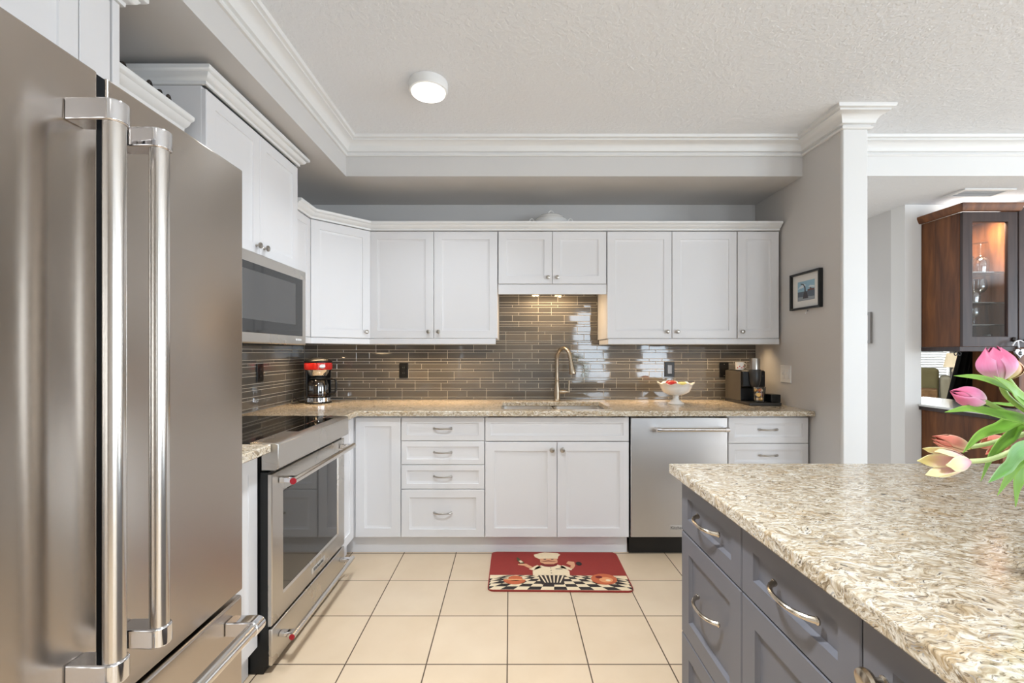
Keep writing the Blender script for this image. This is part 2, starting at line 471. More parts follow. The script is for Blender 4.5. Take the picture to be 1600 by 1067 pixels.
def strip_tiles(zones, z0, M):
    """zones: (top, u0, u1) from the bottom up; courses run unbroken across each zone"""
    b = MB(); b.mi = 1; zb_ = z0
    for zt_, u0, u1 in zones:
        b.box(u0, u1, zb_, zt_, -.006, .0012, M); zb_ = zt_
    b.mi = 0; z = z0; k = 0; first = True
    while z < zones[-1][0] - .004:
        h = .018 if first else ROWS[k % 5]
        if not first: k += 1
        first = False
        ztop, u0, u1 = next(q for q in zones if z < q[0] - .004)
        zt = min(z + h, ztop); u = u0 - random.choice([.05, .1, .2])
        while u < u1:
            w = random.choice([.10, .15, .20, .30, .30]) if h > .03 else random.choice([.10, .15, .20, .25])
            a, c = max(u, u0) + .0014, min(u + w, u1) - .0014
            if c - a > .004:
                tu, tv = random.gauss(0, .0035), random.gauss(0, .006); n0 = .003
                cu, cv = (a + c) / 2, (z + zt) / 2
                def nn(x, y): return n0 + max(-.0014, min(.0024, (x - cu) * tu + (y - cv) * tv))
                za, zb = z + .0014, zt - .0014
                q = [(a, za), (c, za), (c, zb), (a, zb)]; e = .0008
                q2 = [(a + e, za + e), (c - e, za + e), (c - e, zb - e), (a + e, zb - e)]
                b.loft([[(x, y, -.0005) for x, y in q], [(x, y, nn(x, y) - e) for x, y in q], [(x, y, nn(x, y)) for x, y in q2]], M, cap0=False)
            u += w
        z = zt
    return b


BS_Z = .9165
bb = strip_tiles([(1.368, XL + .009, XR - .002), (1.745, -.083, .672)], BS_Z, M_at((0, YB - .0065, 0)))
tag(obj('tile_backsplash', bb, [TILE, GROUT], None, 0, 0), 'taupe glass strip tile backsplash on the back wall behind the sink', 'backsplash')
tag(obj('tile_backsplash', strip_tiles([(1.368, 1.345, YB - .012)], BS_Z, M_at((XL + .0065, 0, 0), (0, 1, 0))), [TILE, GROUT], None, 0, 0),
    'taupe glass strip tile backsplash on the left wall behind the range', 'backsplash')

# ------------------------------------------------------------------ cabinets
knob_prof = [(.0075, 0), (.0075, .002), (.005, .004), (.005, .012), (.009, .015), (.0150, .019), (.0165, .0235), (.0150, .028), (.009, .0305), (.002, .0312)]


def knob(parent, M, u, v, s=1.0, m=None):
    mb = MB().lathe([(r * s, z * s) for r, z in knob_prof], 20, M @ Matrix.Translation((u, v, .0203)))
    return obj('knob', mb, m or NICKEL, parent)


def pull(parent, M, u, v, w=.108, rise=.026, m=None, name='handle', r=.0045):
    pts = []; rs = []
    for i in range(17):
        t = i / 16 * 2 - 1
        pts.append((u + t * w / 2, v, .0205 + rise * (1 - abs(t) ** 2.6) ** .8 + (.001 if abs(t) < 1 else 0)))
        rs.append(r * (1.35 - .35 * math.cos(t * PI / 2)) if abs(t) < .98 else r * 1.5)
    mb = MB().tube(pts, rs, 10, M)
    for sgn in (-1, 1):
        mb.lathe([(r * 1.7, 0), (r * 1.7, .003), (r * 1.2, .005)], 12, M @ Matrix.Translation((u + sgn * w / 2, v, .0203)))
    return obj(name, mb, m or NICKEL, parent)


def front(parent, M, kind, u0, u1, v0, v1, hw=None, m=None, fr=.057, hm=None, g=.0016, dip=.008, slope=.014, name=None):
    Mo = M @ Matrix.Translation((u0 + g, v0 + g, 0.0005))
    d = obj(name or kind, MB().panel(Mo, u1 - u0 - 2 * g, v1 - v0 - 2 * g, fr=fr, dip=dip, slope=slope), m or WHITE, parent, 0, 25)
    if hw:
        if hw[0] == 'knob': knob(d, M, hw[1], hw[2], hw[3] if len(hw) > 3 else 1.0, hm)
        else: pull(d, M, hw[1], hw[2], *(hw[3:]), m=hm)
    return d


YF = 2.78                                           # carcass face of the back run; doors stand 2 cm proud
MB_ = M_at((0, YF, 0))
ZB0, ZB1 = .115, .870                                # door zone of the base cabinets


def toe(parent, x0, x1):
    obj('toe_kick', MB().box(x0, x1, 2.812, 2.83, 0.0005, .112), WHITE, parent)


ct = .8815
# corner base cabinet
t = thing('base_cabinet', 'white base cabinet with one plain framed panel in the corner beside the range', 'cabinet', (-.83, 3.05, 0))
obj('body', MB().poly([(XL + .012, YF), (-.975, YF), (-.975, YF), (-.686, YF), (-.686, YB - .01), (XL + .012, YB - .01)][0:1] + [(-.686, YF), (-.686, YB - .01), (XL + .012, YB - .01)], .112, .88), WHITE, t)
front(t, MB_, 'door', -.973, -.687, ZB0, ZB1)
toe(t, -1.05, -.687)
# filler cabinet on the left run after the range
t = thing('base_cabinet', 'narrow white base cabinet filling between range and back corner', 'cabinet', (-1.28, 2.63, 0))
obj('body', MB().box(XL + .012, -.998, 2.5, YF - .003, .112, .88), WHITE, t)
front(t, M_at((-.998, 2.5, 0), (0, 1, 0)), 'door', .003, .248, ZB0, ZB1)
obj('toe_kick', MB().box(-1.05, -1.032, 2.5, YF - .003, .0005, .112), WHITE, t)
# four-drawer cabinet
t = thing('drawer_cabinet', 'white four-drawer base cabinet between corner cabinet and sink cabinet', 'cabinet', (-.42, 3.05, 0))
obj('body', MB().box(-.685, -.160, YF, YB - .01, .112, .88), WHITE, t)
for v0, v1 in ((.7205, .870), (.571, .7205), (.4175, .571), (.115, .4175)):
    front(t, MB_, 'drawer', -.684, -.161, v0, v1, ('pull', -.4225, (v0 + v1) / 2 + .005), fr=.05 if v1 - v0 > .2 else .034)
toe(t, -.687, -.16)
# sink cabinet (hollow)
t = thing('sink_cabinet', 'white sink base cabinet with two doors under a false drawer front', 'cabinet', (.295, 3.05, 0))
obj('body', MB().box(-.158, -.14, YF, YB - .01, .112, .88).box(.729, .747, YF, YB - .01, .112, .88).box(-.14, .729, YF, YB - .01, .112, .13).box(-.14, .729, YB - .03, YB - .01, .13, .88).box(-.14, .729, YF, YF + .018, .13, .60), WHITE, t)
front(t, MB_, 'drawer_front', -.158, .747, .718, .870, None, fr=.034)
front(t, MB_, 'door', -.158, .2945, .115, .716, ('knob', .262, .668))
front(t, MB_, 'door', .2945, .747, .115, .716, ('knob', .327, .668))
toe(t, -.16, .747)
# right drawer cabinet
t = thing('drawer_cabinet', 'white drawer base cabinet between dishwasher and grey wall', 'cabinet', (1.62, 3.05, 0))
obj('body', MB().box(1.370, 1.874, YF, YB - .01, .112, .88), WHITE, t)
for v0, v1 in ((.705, .870), (.548, .705), (.115, .548)):
    front(t, MB_, 'drawer', 1.370, 1.874, v0, v1, ('pull', 1.622, (v0 + v1) / 2 + .005), fr=.05 if v1 - v0 > .2 else .038)
toe(t, 1.370, 1.874)
# base cabinet between fridge and range
t = thing('base_cabinet', 'white base cabinet squeezed between fridge and range', 'cabinet', (-1.28, 1.52, 0))
obj('body', MB().box(XL + .012, -1.014, 1.346, 1.732, .112, .88), WHITE, t)
front(t, M_at((-1.014, 1.346, 0), (0, 1, 0)), 'door', .0, .386, ZB0, ZB1)
obj('toe_kick', MB().box(-1.05, -1.032, 1.346, 1.732, .0005, .112), WHITE, t)

# uppers ---------------------------------------------------------------
YU = 3.08
MU = M_at((0, YU, 0))
ZU0, ZU1 = 1.373, 2.120


def upper(label, x0, x1, z0, doors):
    t = thing('wall_cabinet', label, 'cabinet', ((x0 + x1) / 2, 3.2, z0))
    obj('body', MB().box(x0, x1, YU, YB - .012, z0, ZU1 + .003), WHITE, t)
    for u0, u1, ku in doors:
        front(t, MU, 'door', u0, u1, z0, ZU1, ('knob', ku, z0 + (.048 if z0 < 1.5 else .046), .85), fr=.055)
    return t


upper('white two-door wall cabinet left of the sink niche', -.978, -.087, ZU0, [(-.978, -.5315, -.5665), (-.5315, -.087, -.497)])
tsh = upper('short white two-door wall cabinet above the sink niche', -.083, .671, 1.752, [(-.083, .294, .262), (.294, .671, .327)])
obj('valance', MB().box(-.083, .671, YU - .018, YU + .0, 1.682, 1.7505), WHITE, tsh, .002)
upper('white two-door wall cabinet right of the sink niche', .675, 1.580, ZU0, [(.675, 1.127, 1.092), (1.127, 1.580, 1.162)])
upper('narrow white one-door wall cabinet against the grey stub wall', 1.583, 1.873, ZU0, [(1.583, 1.873, 1.612)])
# diagonal corner upper
t = thing('corner_wall_cabinet', 'white diagonal corner wall cabinet above the coffee maker', 'cabinet', (-1.3, 3.1, ZU0))
obj('body', MB().poly([(XL + .012, 2.782), (-1.274, 2.782), (-.982, 3.074), (-.982, YB - .012), (XL + .012, YB - .012)], ZU0, ZU1 + .003), WHITE, t)
dl = math.hypot(.292, .292)
front(t, M_at((-1.274, 2.782, 0), (1, 1, 0)), 'door', .004, dl - .004, ZU0, ZU1, ('knob', dl - .04, ZU0 + .045, .85), fr=.055)
# narrow upper on left wall
t = thing('wall_cabinet', 'slim white wall cabinet between microwave cabinet and corner cabinet', 'cabinet', (-1.43, 2.64, ZU0))
obj('body', MB().box(XL + .012, -1.28, 2.505, 2.779, ZU0, ZU1 + .003), WHITE, t)
front(t, M_at((-1.28, 2.505, 0), (0, 1, 0)), 'door', 0, .272, ZU0, ZU1, None, fr=.05)
# upper beside the fridge
t = thing('wall_cabinet', 'white wall cabinet between fridge panel and microwave cabinet', 'cabinet', (-1.43, 1.52, ZU0))
obj('body', MB().box(XL + .012, -1.28, 1.346, 1.741, ZU0, ZU1 + .003), WHITE, t)
front(t, M_at((-1.28, 1.346, 0), (0, 1, 0)), 'door', 0, .394, ZU0, ZU1, ('knob', .35, ZU0 + .045), fr=.055)
# microwave cabinet
t = thing('wall_cabinet', 'tall-set white two-door wall cabinet directly above the microwave', 'cabinet', (-1.4, 2.12, 1.735))
obj('body', MB().box(XL + .002, -1.227, 1.745, 2.500, 1.735, 2.335), WHITE, t)
Mm = M_at((-1.227, 1.745, 0), (0, 1, 0))
front(t, Mm, 'door', .0, .3775, 1.738, 2.325, ('knob', .345, 1.785, .9), fr=.055)
front(t, Mm, 'door', .3775, .755, 1.738, 2.325, ('knob', .410, 1.785, .9), fr=.055)
# over-fridge cabinet and panel
t = thing('wall_cabinet', 'white wall cabinet with doors high above the steel fridge', 'cabinet', (-1.36, .84, 1.84))
obj('body', MB().box(XL + .002, -1.212, .40, 1.313, 1.84, 2.335), WHITE, t)
Mo_ = M_at((-1.212, .40, 0), (0, 1, 0))
front(t, Mo_, 'door', 0, .408, 1.845, 2.325, ('knob', .37, 1.9), fr=.055)
front(t, Mo_, 'door', .408, .817, 1.845, 2.325, ('knob', .45, 1.9), fr=.055)
front(t, Mo_, 'filler', .817, .913, 1.845, 2.325, None, fr=0)
obj('side_panel', MB().box(XL + .002, -1.190, 1.316, 1.341, .0005, 2.335), WHITE, t, .002)

ccr = [(0, 0), (.010, 0), (.011, .012), (.020, .016), (.030, .024), (.036, .034), (.046, .038), (.050, .044), (.050, .054), (0, .054)]


def cab_crown(label, path, z):
    return tag(obj('crown_molding', MB().sweep(path, [(o, z + h) for o, h in ccr]), TRIM, None, 0, 35), label, 'molding', 'crowns on top of the wall cabinets')


cab_crown('long white crown along the tops of the back wall cabinets and corner cabinet', [(-1.262, 2.556), (-1.262, 2.775), (-.974, 3.063), (1.873, 3.063)], 2.1235)
cab_crown('white crown round the top of the microwave cabinet', [(XL + .004, 1.745), (-1.210, 1.745), (-1.210, 2.500), (XL + .004, 2.500)], 2.3355)
cab_crown('short white crown on the wall cabinet beside the fridge', [(-1.262, 1.345), (-1.262, 1.690)], 2.1235)
cab_crown('white crown on the cabinet above the fridge', [(-1.192, .40), (-1.192, 1.341), (XL + .004, 1.341)], 2.3355)


def rail(label, path):
    return tag(obj('light_rail', MB().sweep(path, [(0, 1.333), (.016, 1.333), (.018, 1.336), (.018, 1.368), (.014, 1.3725), (0, 1.3725)]), WHITE, None, 0, 30), label, 'rail', 'light rails under the wall cabinets')


rail('white light rail under the corner and left wall cabinets', [(-1.275, 2.507), (-1.275, 2.782), (-.983, 3.074), (-.100, 3.074)])
rail('white light rail under the wall cabinets right of the sink niche', [(.700, YB - .02), (.700, 3.074), (1.870, 3.074)])

# puck lights over the sink
for px_, lb in ((.205, 'left'), (.385, 'right')):
    t = thing('puck_light', 'small warm puck light over the sink, the %s one of the pair' % lb, 'light', (px_, 3.22, 1.735), 'puck lights over the sink')
    obj('housing', MB().lathe([(.034, 1.738), (.034, 1.7515), (.030, 1.7516)], 24, Matrix.Translation((px_, 3.22, 0))), NICKEL, t)
    obj('lens', MB().lathe([(.026, 1.7355), (.029, 1.7378)], 24, Matrix.Translation((px_, 3.22, 0))), mat('warm_lamp_lens', (255, 214, 150), .4, emit=6), t)
    a_ = area('puck_glow', (px_, 3.22, 1.73), (0, 0, 0), .05, .05, 2.2, UC)
area('undercabinet_glow', (-.55, 3.22, 1.362), (0, 0, 0), .8, .05, 3.6, UC, 2.0)
area('undercabinet_glow', (1.27, 3.22, 1.362), (0, 0, 0), 1.1, .05, 3.9, UC, 2.0)
area('undercabinet_glow', (-1.36, 3.08, 1.362), (0, 0, .78), .30, .05, 1.5, UC, 2.0)

# ------------------------------------------------------------------ worktops and sink
HX0, HX1, HY0, HY1 = -.055, .655, 2.815, 3.240
wt = MB().cells([XL + .010, -.943, HX0, HX1, XR - .005], [2.500, 2.715, HY0, HY1, YB - .010],
                lambda x, y: (y > 2.715 or x < -.943) and not (HX0 < x < HX1 and HY0 < y < HY1), ct, .914)
tag(obj('worktop', wt, STONE, None, .004), 'long L-shaped speckled stone worktop with the sink cut into it', 'worktop')
tag(obj('worktop', MB().box(XL + .010, -.943, 1.344, 1.736, ct, .914), STONE, None, .004), 'short piece of speckled stone worktop between fridge and range', 'worktop')

SINKM = mat('satin_sink_steel', (222, 219, 214), .32, 1., vary=.03)
t = thing('kitchen_sink', 'double-bowl undermount stainless steel sink', 'sink', (.3, 3.03, .70))
for x0, x1 in ((HX0 - .004, .296), (.322, HX1 + .004)):
    b = MB(); y0, y1, zt, zb = HY0 - .004, HY1 + .004, .8805, .70
    def rr(i, z, rad=.04):
        out = []
        for cx, cy, a0 in ((x1 - rad, y1 - rad, 0), (x0 + rad, y1 - rad, 90), (x0 + rad, y0 + rad, 180), (x1 - rad, y0 + rad, 270)):
            for k in range(5):
                a = math.radians(a0 + k * 22.5); out.append((cx + (rad - i) * math.cos(a), cy + (rad - i) * math.sin(a), z))
        return out
    b.loft([rr(-.008, zt - .002), rr(-.008, zt), rr(0, zt), rr(.003, zb + .02), rr(.012, zb + .004), rr(.03, zb + .002)], None, False, True)
    obj('basin', b, SINKM, t, 0, 40)
    obj('drain', MB().lathe([(.04, zb + .0035), (.04, zb + .006), (.02, zb + .004)], 20, Matrix.Translation(((x0 + x1) / 2, 3.05, 0))), CHROME, t)
obj('divider', MB().box(.300, .318, HY0, HY1, .75, .872), SINKM, t, .003)

# ------------------------------------------------------------------ faucet
t = thing('faucet', 'tall champagne-coloured pull-down faucet behind the sink', 'faucet', (.352, 3.30, .9145))
Mf = Matrix.Translation((.352, 3.30, .9145))
obj('body', MB().lathe([(.026, 0), (.027, .004), (.024, .010), (.0225, .02), (.0235, .06), (.0225, .09), (.017, .125), (.0135, .15), (.0155, .155), (.0155, .162), (.0140, .166)], 24, Mf), BRASSY, t)
dx, dy = .098, -.135
pts = [(0, 0, .166), (0, 0, .24), (0, 0, .315)]
for k in range(1, 9):
    a = PI - k * PI / 8 * .96
    s_ = (1 + math.cos(a)) / 2
    pts.append((dx * .86 * s_, dy * .86 * s_, .315 + .078 * math.sin(a)))
pts.append((dx * .9, dy * .9, .295))
obj('spout', MB().tube([Mf @ Vector(p) for p in pts], .0135, 14), BRASSY, t, 0, 60)
hd = [(dx * .9, dy * .9, .295), (dx * .93, dy * .93, .275), (dx * .97, dy * .97, .24), (dx, dy, .212), (dx * 1.005, dy * 1.005, .206)]
obj('spray_head', MB().tube([Mf @ Vector(p) for p in hd], [.0145, .0165, .020, .0245, .022], 18), BRASSY, t, 0, 50)
obj('valve', MB().tube([Mf @ Vector(p) for p in ((.018, 0, .068), (.05, -.004, .068), (.052, -.004, .068), (.062, -.005, .068), (.070, -.006, .068), (.092, -.008, .068))], [.016, .016, .0135, .0135, .0075, .0065], 14), BRASSY, t, 0, 50)
obj('lever', MB().tube([Mf @ Vector(p) for p in ((.088, -.008, .064), (.088, -.008, .10), (.090, -.008, .152))], [.0068, .0058, .0064], 12), BRASSY, t, 0, 50)

# ------------------------------------------------------------------ dishwasher
def text_mesh(name, body, size, M, m, parent, ext=.0004):
    cu = bpy.data.curves.new(name, 'FONT'); cu.body = body; cu.size = size; cu.extrude = ext; cu.align_x = 'CENTER'; cu.align_y = 'CENTER'
    o = bpy.data.objects.new(name, cu); C.objects.link(o)
    me = bpy.data.meshes.new_from_object(o.evaluated_get(bpy.context.evaluated_depsgraph_get()))
    C.objects.unlink(o); bpy.data.objects.remove(o)
    mb = MB(); mb.bm.from_mesh(me); bmesh.ops.transform(mb.bm, matrix=M, verts=mb.bm.verts); bpy.data.meshes.remove(me)
    return obj(name, mb, m, parent, 0, 0)


BADGE = mat('silver_badge', (205, 205, 205), .3, .6, vary=.02)
INK = mat('black_lettering', (25, 25, 25), .5)
t = thing('dishwasher', 'stainless steel dishwasher with a long bar handle right of the sink cabinet', 'dishwasher', (1.06, 3.05, 0))
obj('tub', MB().box(.760, 1.362, YF + .002, YB - .015, .112, .876), BLACK, t)
obj('door', MB().box(.757, 1.365, 2.757, YF, .118, .868), STEELX, t, .004)
obj('kick_plate', MB().box(.757, 1.365, 2.80, 2.815, .0005, .112), BLACK, t)
h_ = obj('handle', MB().tube([(.905 - .0, 2.705, .800), (1.345, 2.705, .800)], .0125, 16), TUBEZ, t, 0, 40)
for x in (.915, 1.335):
    obj('bracket', MB().tube([(x, 2.757, .800), (x, 2.70, .800)], [.013, .015], 16).lathe([(.0155, -.013), (.0155, .013)], 18, Matrix.Translation((x, 2.705, .8)) @ Matrix.Rotation(PI / 2, 4, 'Y')), CHROME, h_, 0, 40)
bd = obj('badge', MB().box(1.003, 1.125, 2.7545, 2.757, .164, .192), BADGE, t)
text_mesh('lettering', 'KitchenAid', .026, M_at((1.064, 2.754, .178)), INK, bd)

# ------------------------------------------------------------------ fridge
FX = -.7606
t = thing('fridge', 'big stainless french-door fridge with tall tubular handles at the left', 'fridge', (-1.17, .83, 0))
obj('cabinet', MB().box(XL + .02, FX - .075, .415, 1.248, .03, 1.775), mat('dark_grey_fridge_side', (70, 68, 66), .5), t)
for y0, y1 in ((.412, .811), (.829, 1.251)):
    obj('door', MB().box(FX - .07, FX, y0, y1, .603, 1.793), FRIDGE, t, .004, 30, 3)
dw = obj('drawer', MB().box(FX - .07, FX, .412, 1.251, .06, .590), FRIDGE, t, .008, 30, 3)
obj('gasket', MB().box(FX - .075, FX - .004, .8112, .8288, .61, 1.790), mat('matte_black_seal', (5, 5, 5), .9, spec=.1), t)
for x_ in (-1.4, -.9):
    for y_ in (.47, 1.19):
        obj('foot', MB().lathe([(.02, 0.0005), (.02, .03)], 12, Matrix.Translation((x_, y_, 0))), BLACK, t)


def clamp(parent, y, z, ax):
    """rounded chrome post joining a tubular handle to its door"""
    b = MB(); r = .0205; L_ = .07
    out = [(FX + .0003, -r * .92), (FX + L_, -r)] + [(FX + L_ + r * math.sin(k * PI / 8), -r * math.cos(k * PI / 8)) for k in range(1, 8)] + [(FX + L_, r), (FX + .0003, r * .92)]
    if ax == 'z':
        b.poly([(x, y + d) for x, d in out], z - .019, z + .019)
    else:
        b.poly([(x - 0, d) for x, d in out], -.019, .019, Matrix(((1, 0, 0, 0), (0, 0, 1, y), (0, 1, 0, z), (0, 0, 0, 1))))
    return obj('bracket', b, CHROME, parent, .003, 30, 3)


for y in (.768, .866):
    h_ = obj('handle', MB().lathe([(.0165, .715), (.0165, 1.70)], 28, Matrix.Translation((FX + .07, y, 0))), TUBEZ, t)
    for z in (.722, 1.692): clamp(h_, y, z, 'z')
h_ = obj('handle', MB().tube([(FX + .07, .475, .535), (FX + .07, 1.195, .535)], .0165, 28), steel('brushed_bar_steel', (214, 209, 203), .22, 'y', .05, 0), dw, 0, 40)
for y in (.475, 1.195): pass
for y in (.480, 1.190): clamp(h_, y, .535, 'y')

# ------------------------------------------------------------------ range
RY0, RY1 = 1.738, 2.497
t = thing('range', 'stainless steel slide-in range with black glass cooktop', 'range', (-1.26, 2.12, 0))
obj('body', MB().box(XL + .02, -.957, RY0 + .002, RY1 - .002, .03, .80).box(XL + .02, -.99, RY0 + .002, RY1 - .002, .80, .86).box(-1.2, -.975, RY0 + .002, RY1 - .002, .004, .03), BLACK, t)
obj('cooktop', MB().box(XL + .014, -1.032, RY0 + .002, RY1 - .002, .905, .9175), BLACKG, t, .002)
# control strip: flat top with chamfered front, in the plane normal to Y
cp = MB().poly([(-1.030, .870), (-1.030, .9185), (-.932, .9165), (-.917, .910), (-.917, .815), (-.930, .808), (-.985, .808), (-.985, .870)], -RY1 + .002, -RY0 - .002, Matrix(((1, 0, 0, 0), (0, 0, -1, 0), (0, 1, 0, 0), (0, 0, 0, 1))))
pc = obj('control_panel', cp, STEELY, t, .002)
obj('display', MB().box(-1.018, -.962, 2.00, 2.40, .9172, .9192), BLACKG, pc)
obj('burner_deck', MB().box(XL + .014, -.99, RY0 + .003, RY1 - .003, .862, .9045), BLACK, t)
dr = obj('oven_door', MB().loft([[(y, z, n) for y, z in ((RY0 + i, .192 + i), (RY1 - i, .192 + i), (RY1 - i, .792 - i), (RY0 + i, .792 - i))] for i, n in ((0, 0), (0, .013), (.003, .016), (.085, .016), (.093, .009))], M_at((-.957, 0, 0), (0, 1, 0)), True, True), STEELY, t, 0, 25)
obj('window', MB().box(-.949, -.9465, 1.832, 2.404, .286, .698), OVENG, dr)
hb = obj('handle', MB().tube([(-.875, 1.775, .757), (-.875, 2.462, .757)], .0135, 18), TUBEZ, dr, 0, 40)
for y in (1.80, 2.437):
    obj('bracket', MB().box(-.9405, -.876, y - .014, y + .014, .745, .769), CHROME, hb, .004)
REDM = mat('red_medallion', (165, 28, 40), .3)
obj('medallion', MB().tube([(-.875, 1.7745, .757), (-.875, 1.771, .757)], .0128, 18), REDM, hb, 0, 40)
bd = obj('badge', MB().box(-.9408, -.9385, 2.08, 2.23, .224, .249), BADGE, dr, .001)
text_mesh('lettering', 'KitchenAid', .024, M_at((-.938, 2.155, .2365), (0, 1, 0)), INK, bd)
dd = obj('warming_drawer', MB().box(-.957, -.941, RY0, RY1, .035, .180), STEELY, t, .004)
hb = obj('handle', MB().tube([(-.880, 1.775, .128), (-.880, 2.462, .128)], .0115, 18), TUBEZ, dd, 0, 40)
for y in (1.80, 2.437):
    obj('bracket', MB().box(-.9405, -.881, y - .014, y + .014, .118, .138), CHROME, hb, .004)
obj('medallion', MB().tube([(-.880, 1.7745, .128), (-.880, 1.771, .128)], .011, 18), REDM, hb, 0, 40)
for y in (1.78, 2.46):
    for x in (-1.5, -1.03):
        obj('foot', MB().lathe([(.018, .0005), (.018, .03)], 12, Matrix.Translation((x, y, 0))), BLACK, t)

# ------------------------------------------------------------------ microwave
MX = -1.160
t = thing('microwave', 'stainless over-the-range microwave with a wide dark glass door', 'microwave', (-1.38, 2.12, 1.318))
obj('case', MB().box(XL + .016, MX - .03, 1.747, 2.499, 1.322, 1.733), STEELY, t)
md = obj('door', MB().loft([[(y, z, n) for y, z in ((1.747 + i, 1.318 + i), (2.499 - i, 1.318 + i), (2.499 - i, 1.732 - i), (1.747 + i, 1.732 - i))] for i, n in ((0, 0), (0, .024), (.005, .029), (.02, .029))], M_at((MX - .029, 0, 0), (0, 1, 0))), STEELY, t, 0, 25)
obj('glass_panel', MB().box(MX - .001, MX + .003, 1.775, 2.452, 1.366, 1.680), mat('black_microwave_surround', (30, 30, 30), .06, spec=.9), md, .001)
obj('window', MB().box(MX + .003, MX + .0042, 1.80, 2.37, 1.425, 1.645), MWG, md)
lg = MB().lathe([(.006, 0), (.006, .001)], 12, M_at((MX + .0005, 2.385, 1.346), (0, 1, 0)))
for k in range(5): lg.box(MX + .0003, MX + .0012, 2.397 + k * .010, 2.403 + k * .010, 1.341, 1.351)
obj('logo', lg, mat('pale_logo', (235, 235, 235), .3), md)
obj('vent_lip', MB().box(XL + .06, MX - .05, 1.76, 2.48, 1.312, 1.3215), BLACK, t)
area('cooktop_lamp', (-1.36, 2.12, 1.305), (0, 0, 0), .12, .4, 3.2, UC)

# ------------------------------------------------------------------ island
IX = .55
Mi = M_at((IX + .02, 1.41, 0), (0, -1, 0))            # u runs toward the camera
GM = mat('warm_brushed_nickel', (196, 184, 166), .2, 1., vary=.03, scale=60)


def island_cab(label, u0, u1, fronts, name):
    t = thing(name, label, 'cabinet', (1.0, 1.41 - (u0 + u1) / 2, 0))
    obj('body', MB().box(IX + .02, 1.90, 1.41 - u1 + .0008, 1.41 - u0 - .0008, .1, .880), GREY, t)
    for kind, a, b_, v0, v1, hw in fronts:
        front(t, Mi, kind, a, b_, v0, v1, hw, GREY, .048 if v1 - v0 < .2 else .055, GM, dip=.010, slope=.006)
    obj('toe_kick', MB().box(IX + .08, 1.85, 1.41 - u1 + .0008, 1.41 - u0 - .0008, .0005, .0995), GREY, t)


c1 = (.366) / 2
island_cab('grey island drawer cabinet at the end nearest the dishwasher', 0, .366,
           [('drawer', 0, .366, .709, .872, ('pull', c1 + .005, .796, .13, .03)), ('drawer', 0, .366, .386, .709, ('pull', c1 + .005, .56, .13, .03)), ('drawer', 0, .366, .115, .386, ('pull', c1 + .005, .27, .13, .03))], 'island_drawer_cabinet')
island_cab('middle grey island drawer cabinet, the one with the wide top drawer', .366, .722,
           [('drawer', .366, .722, .709, .872, ('pull', .560, .796, .13, .03)), ('drawer', .366, .722, .386, .709, ('pull', .560, .56, .13, .03)), ('drawer', .366, .722, .115, .386, ('pull', .560, .27, .13, .03))], 'island_drawer_cabinet')
island_cab('grey island cabinet with a round knob, nearest the camera', .722, 1.40,
           [('door', .722, 1.06, .115, .872, ('knob', .765, .792, 1.15)), ('door', 1.06, 1.40, .115, .872, ('knob', 1.355, .792, 1.15))], 'island_cabinet')
tag(obj('island_worktop', MB().box(.517, 1.95, -.02, 1.434, .8815, .914), STONE, None, .004), 'thick speckled cream and brown stone top of the grey island', 'worktop')

# ------------------------------------------------------------------ ceiling lamp
DIFF = mat('lit_diffuser', (255, 252, 246), .5, emit=5)


def ceiling_light(x, y, label, watts, ZC=ZC):
    t = thing('ceiling_light', label, 'light', (x, y, ZC - .06), 'flush ceiling lights')
    Ml = Matrix.Translation((x, y, 0))
    obj('housing', MB().lathe([(.098, ZC - .0005), (.098, ZC - .035), (.094, ZC - .045), (.086, ZC - .048)], 40, Ml), TRIM, t, 0, 35)
    obj('diffuser', MB().lathe([(.085, ZC - .0485), (.083, ZC - .054), (.06, ZC - .058), (.01, ZC - .06)], 40, Ml), DIFF, t, 0, 60)
    area('ceiling_light_glow', (x, y, ZC - .065), (0, 0, 0), .15, .15, watts, (.84, .92, 1.0), 2.15)


ceiling_light(-.415, 2.235, 'round white flush ceiling light above the kitchen floor', 8)
ceiling_light(-.25, .95, 'added unseen flush fill light over the aisle between fridge and island', 34)  # added fixture out of view, fill for the floor and lower cabinets
ceiling_light(-.3, -1.3, 'added unseen flush fill light farther back behind the island', 36)  # second added fixture, behind the camera, more fill for the lower fronts
ceiling_light(4.6, -.5, 'added unseen flush fill light in front of the dark wood hutch', 46)  # invented lamp that brightens the hutch, white trim and beam
ceiling_light(2.55, 4.5, 'added unseen flush fill light in the hall behind the stub wall', 6, ZS)  # added out of sight to lift the hall wall
ceiling_light(5.6, 6.2, 'added unseen flush fill light in the living room', 34, ZS)  # put in because the backlit sofa came out too dark

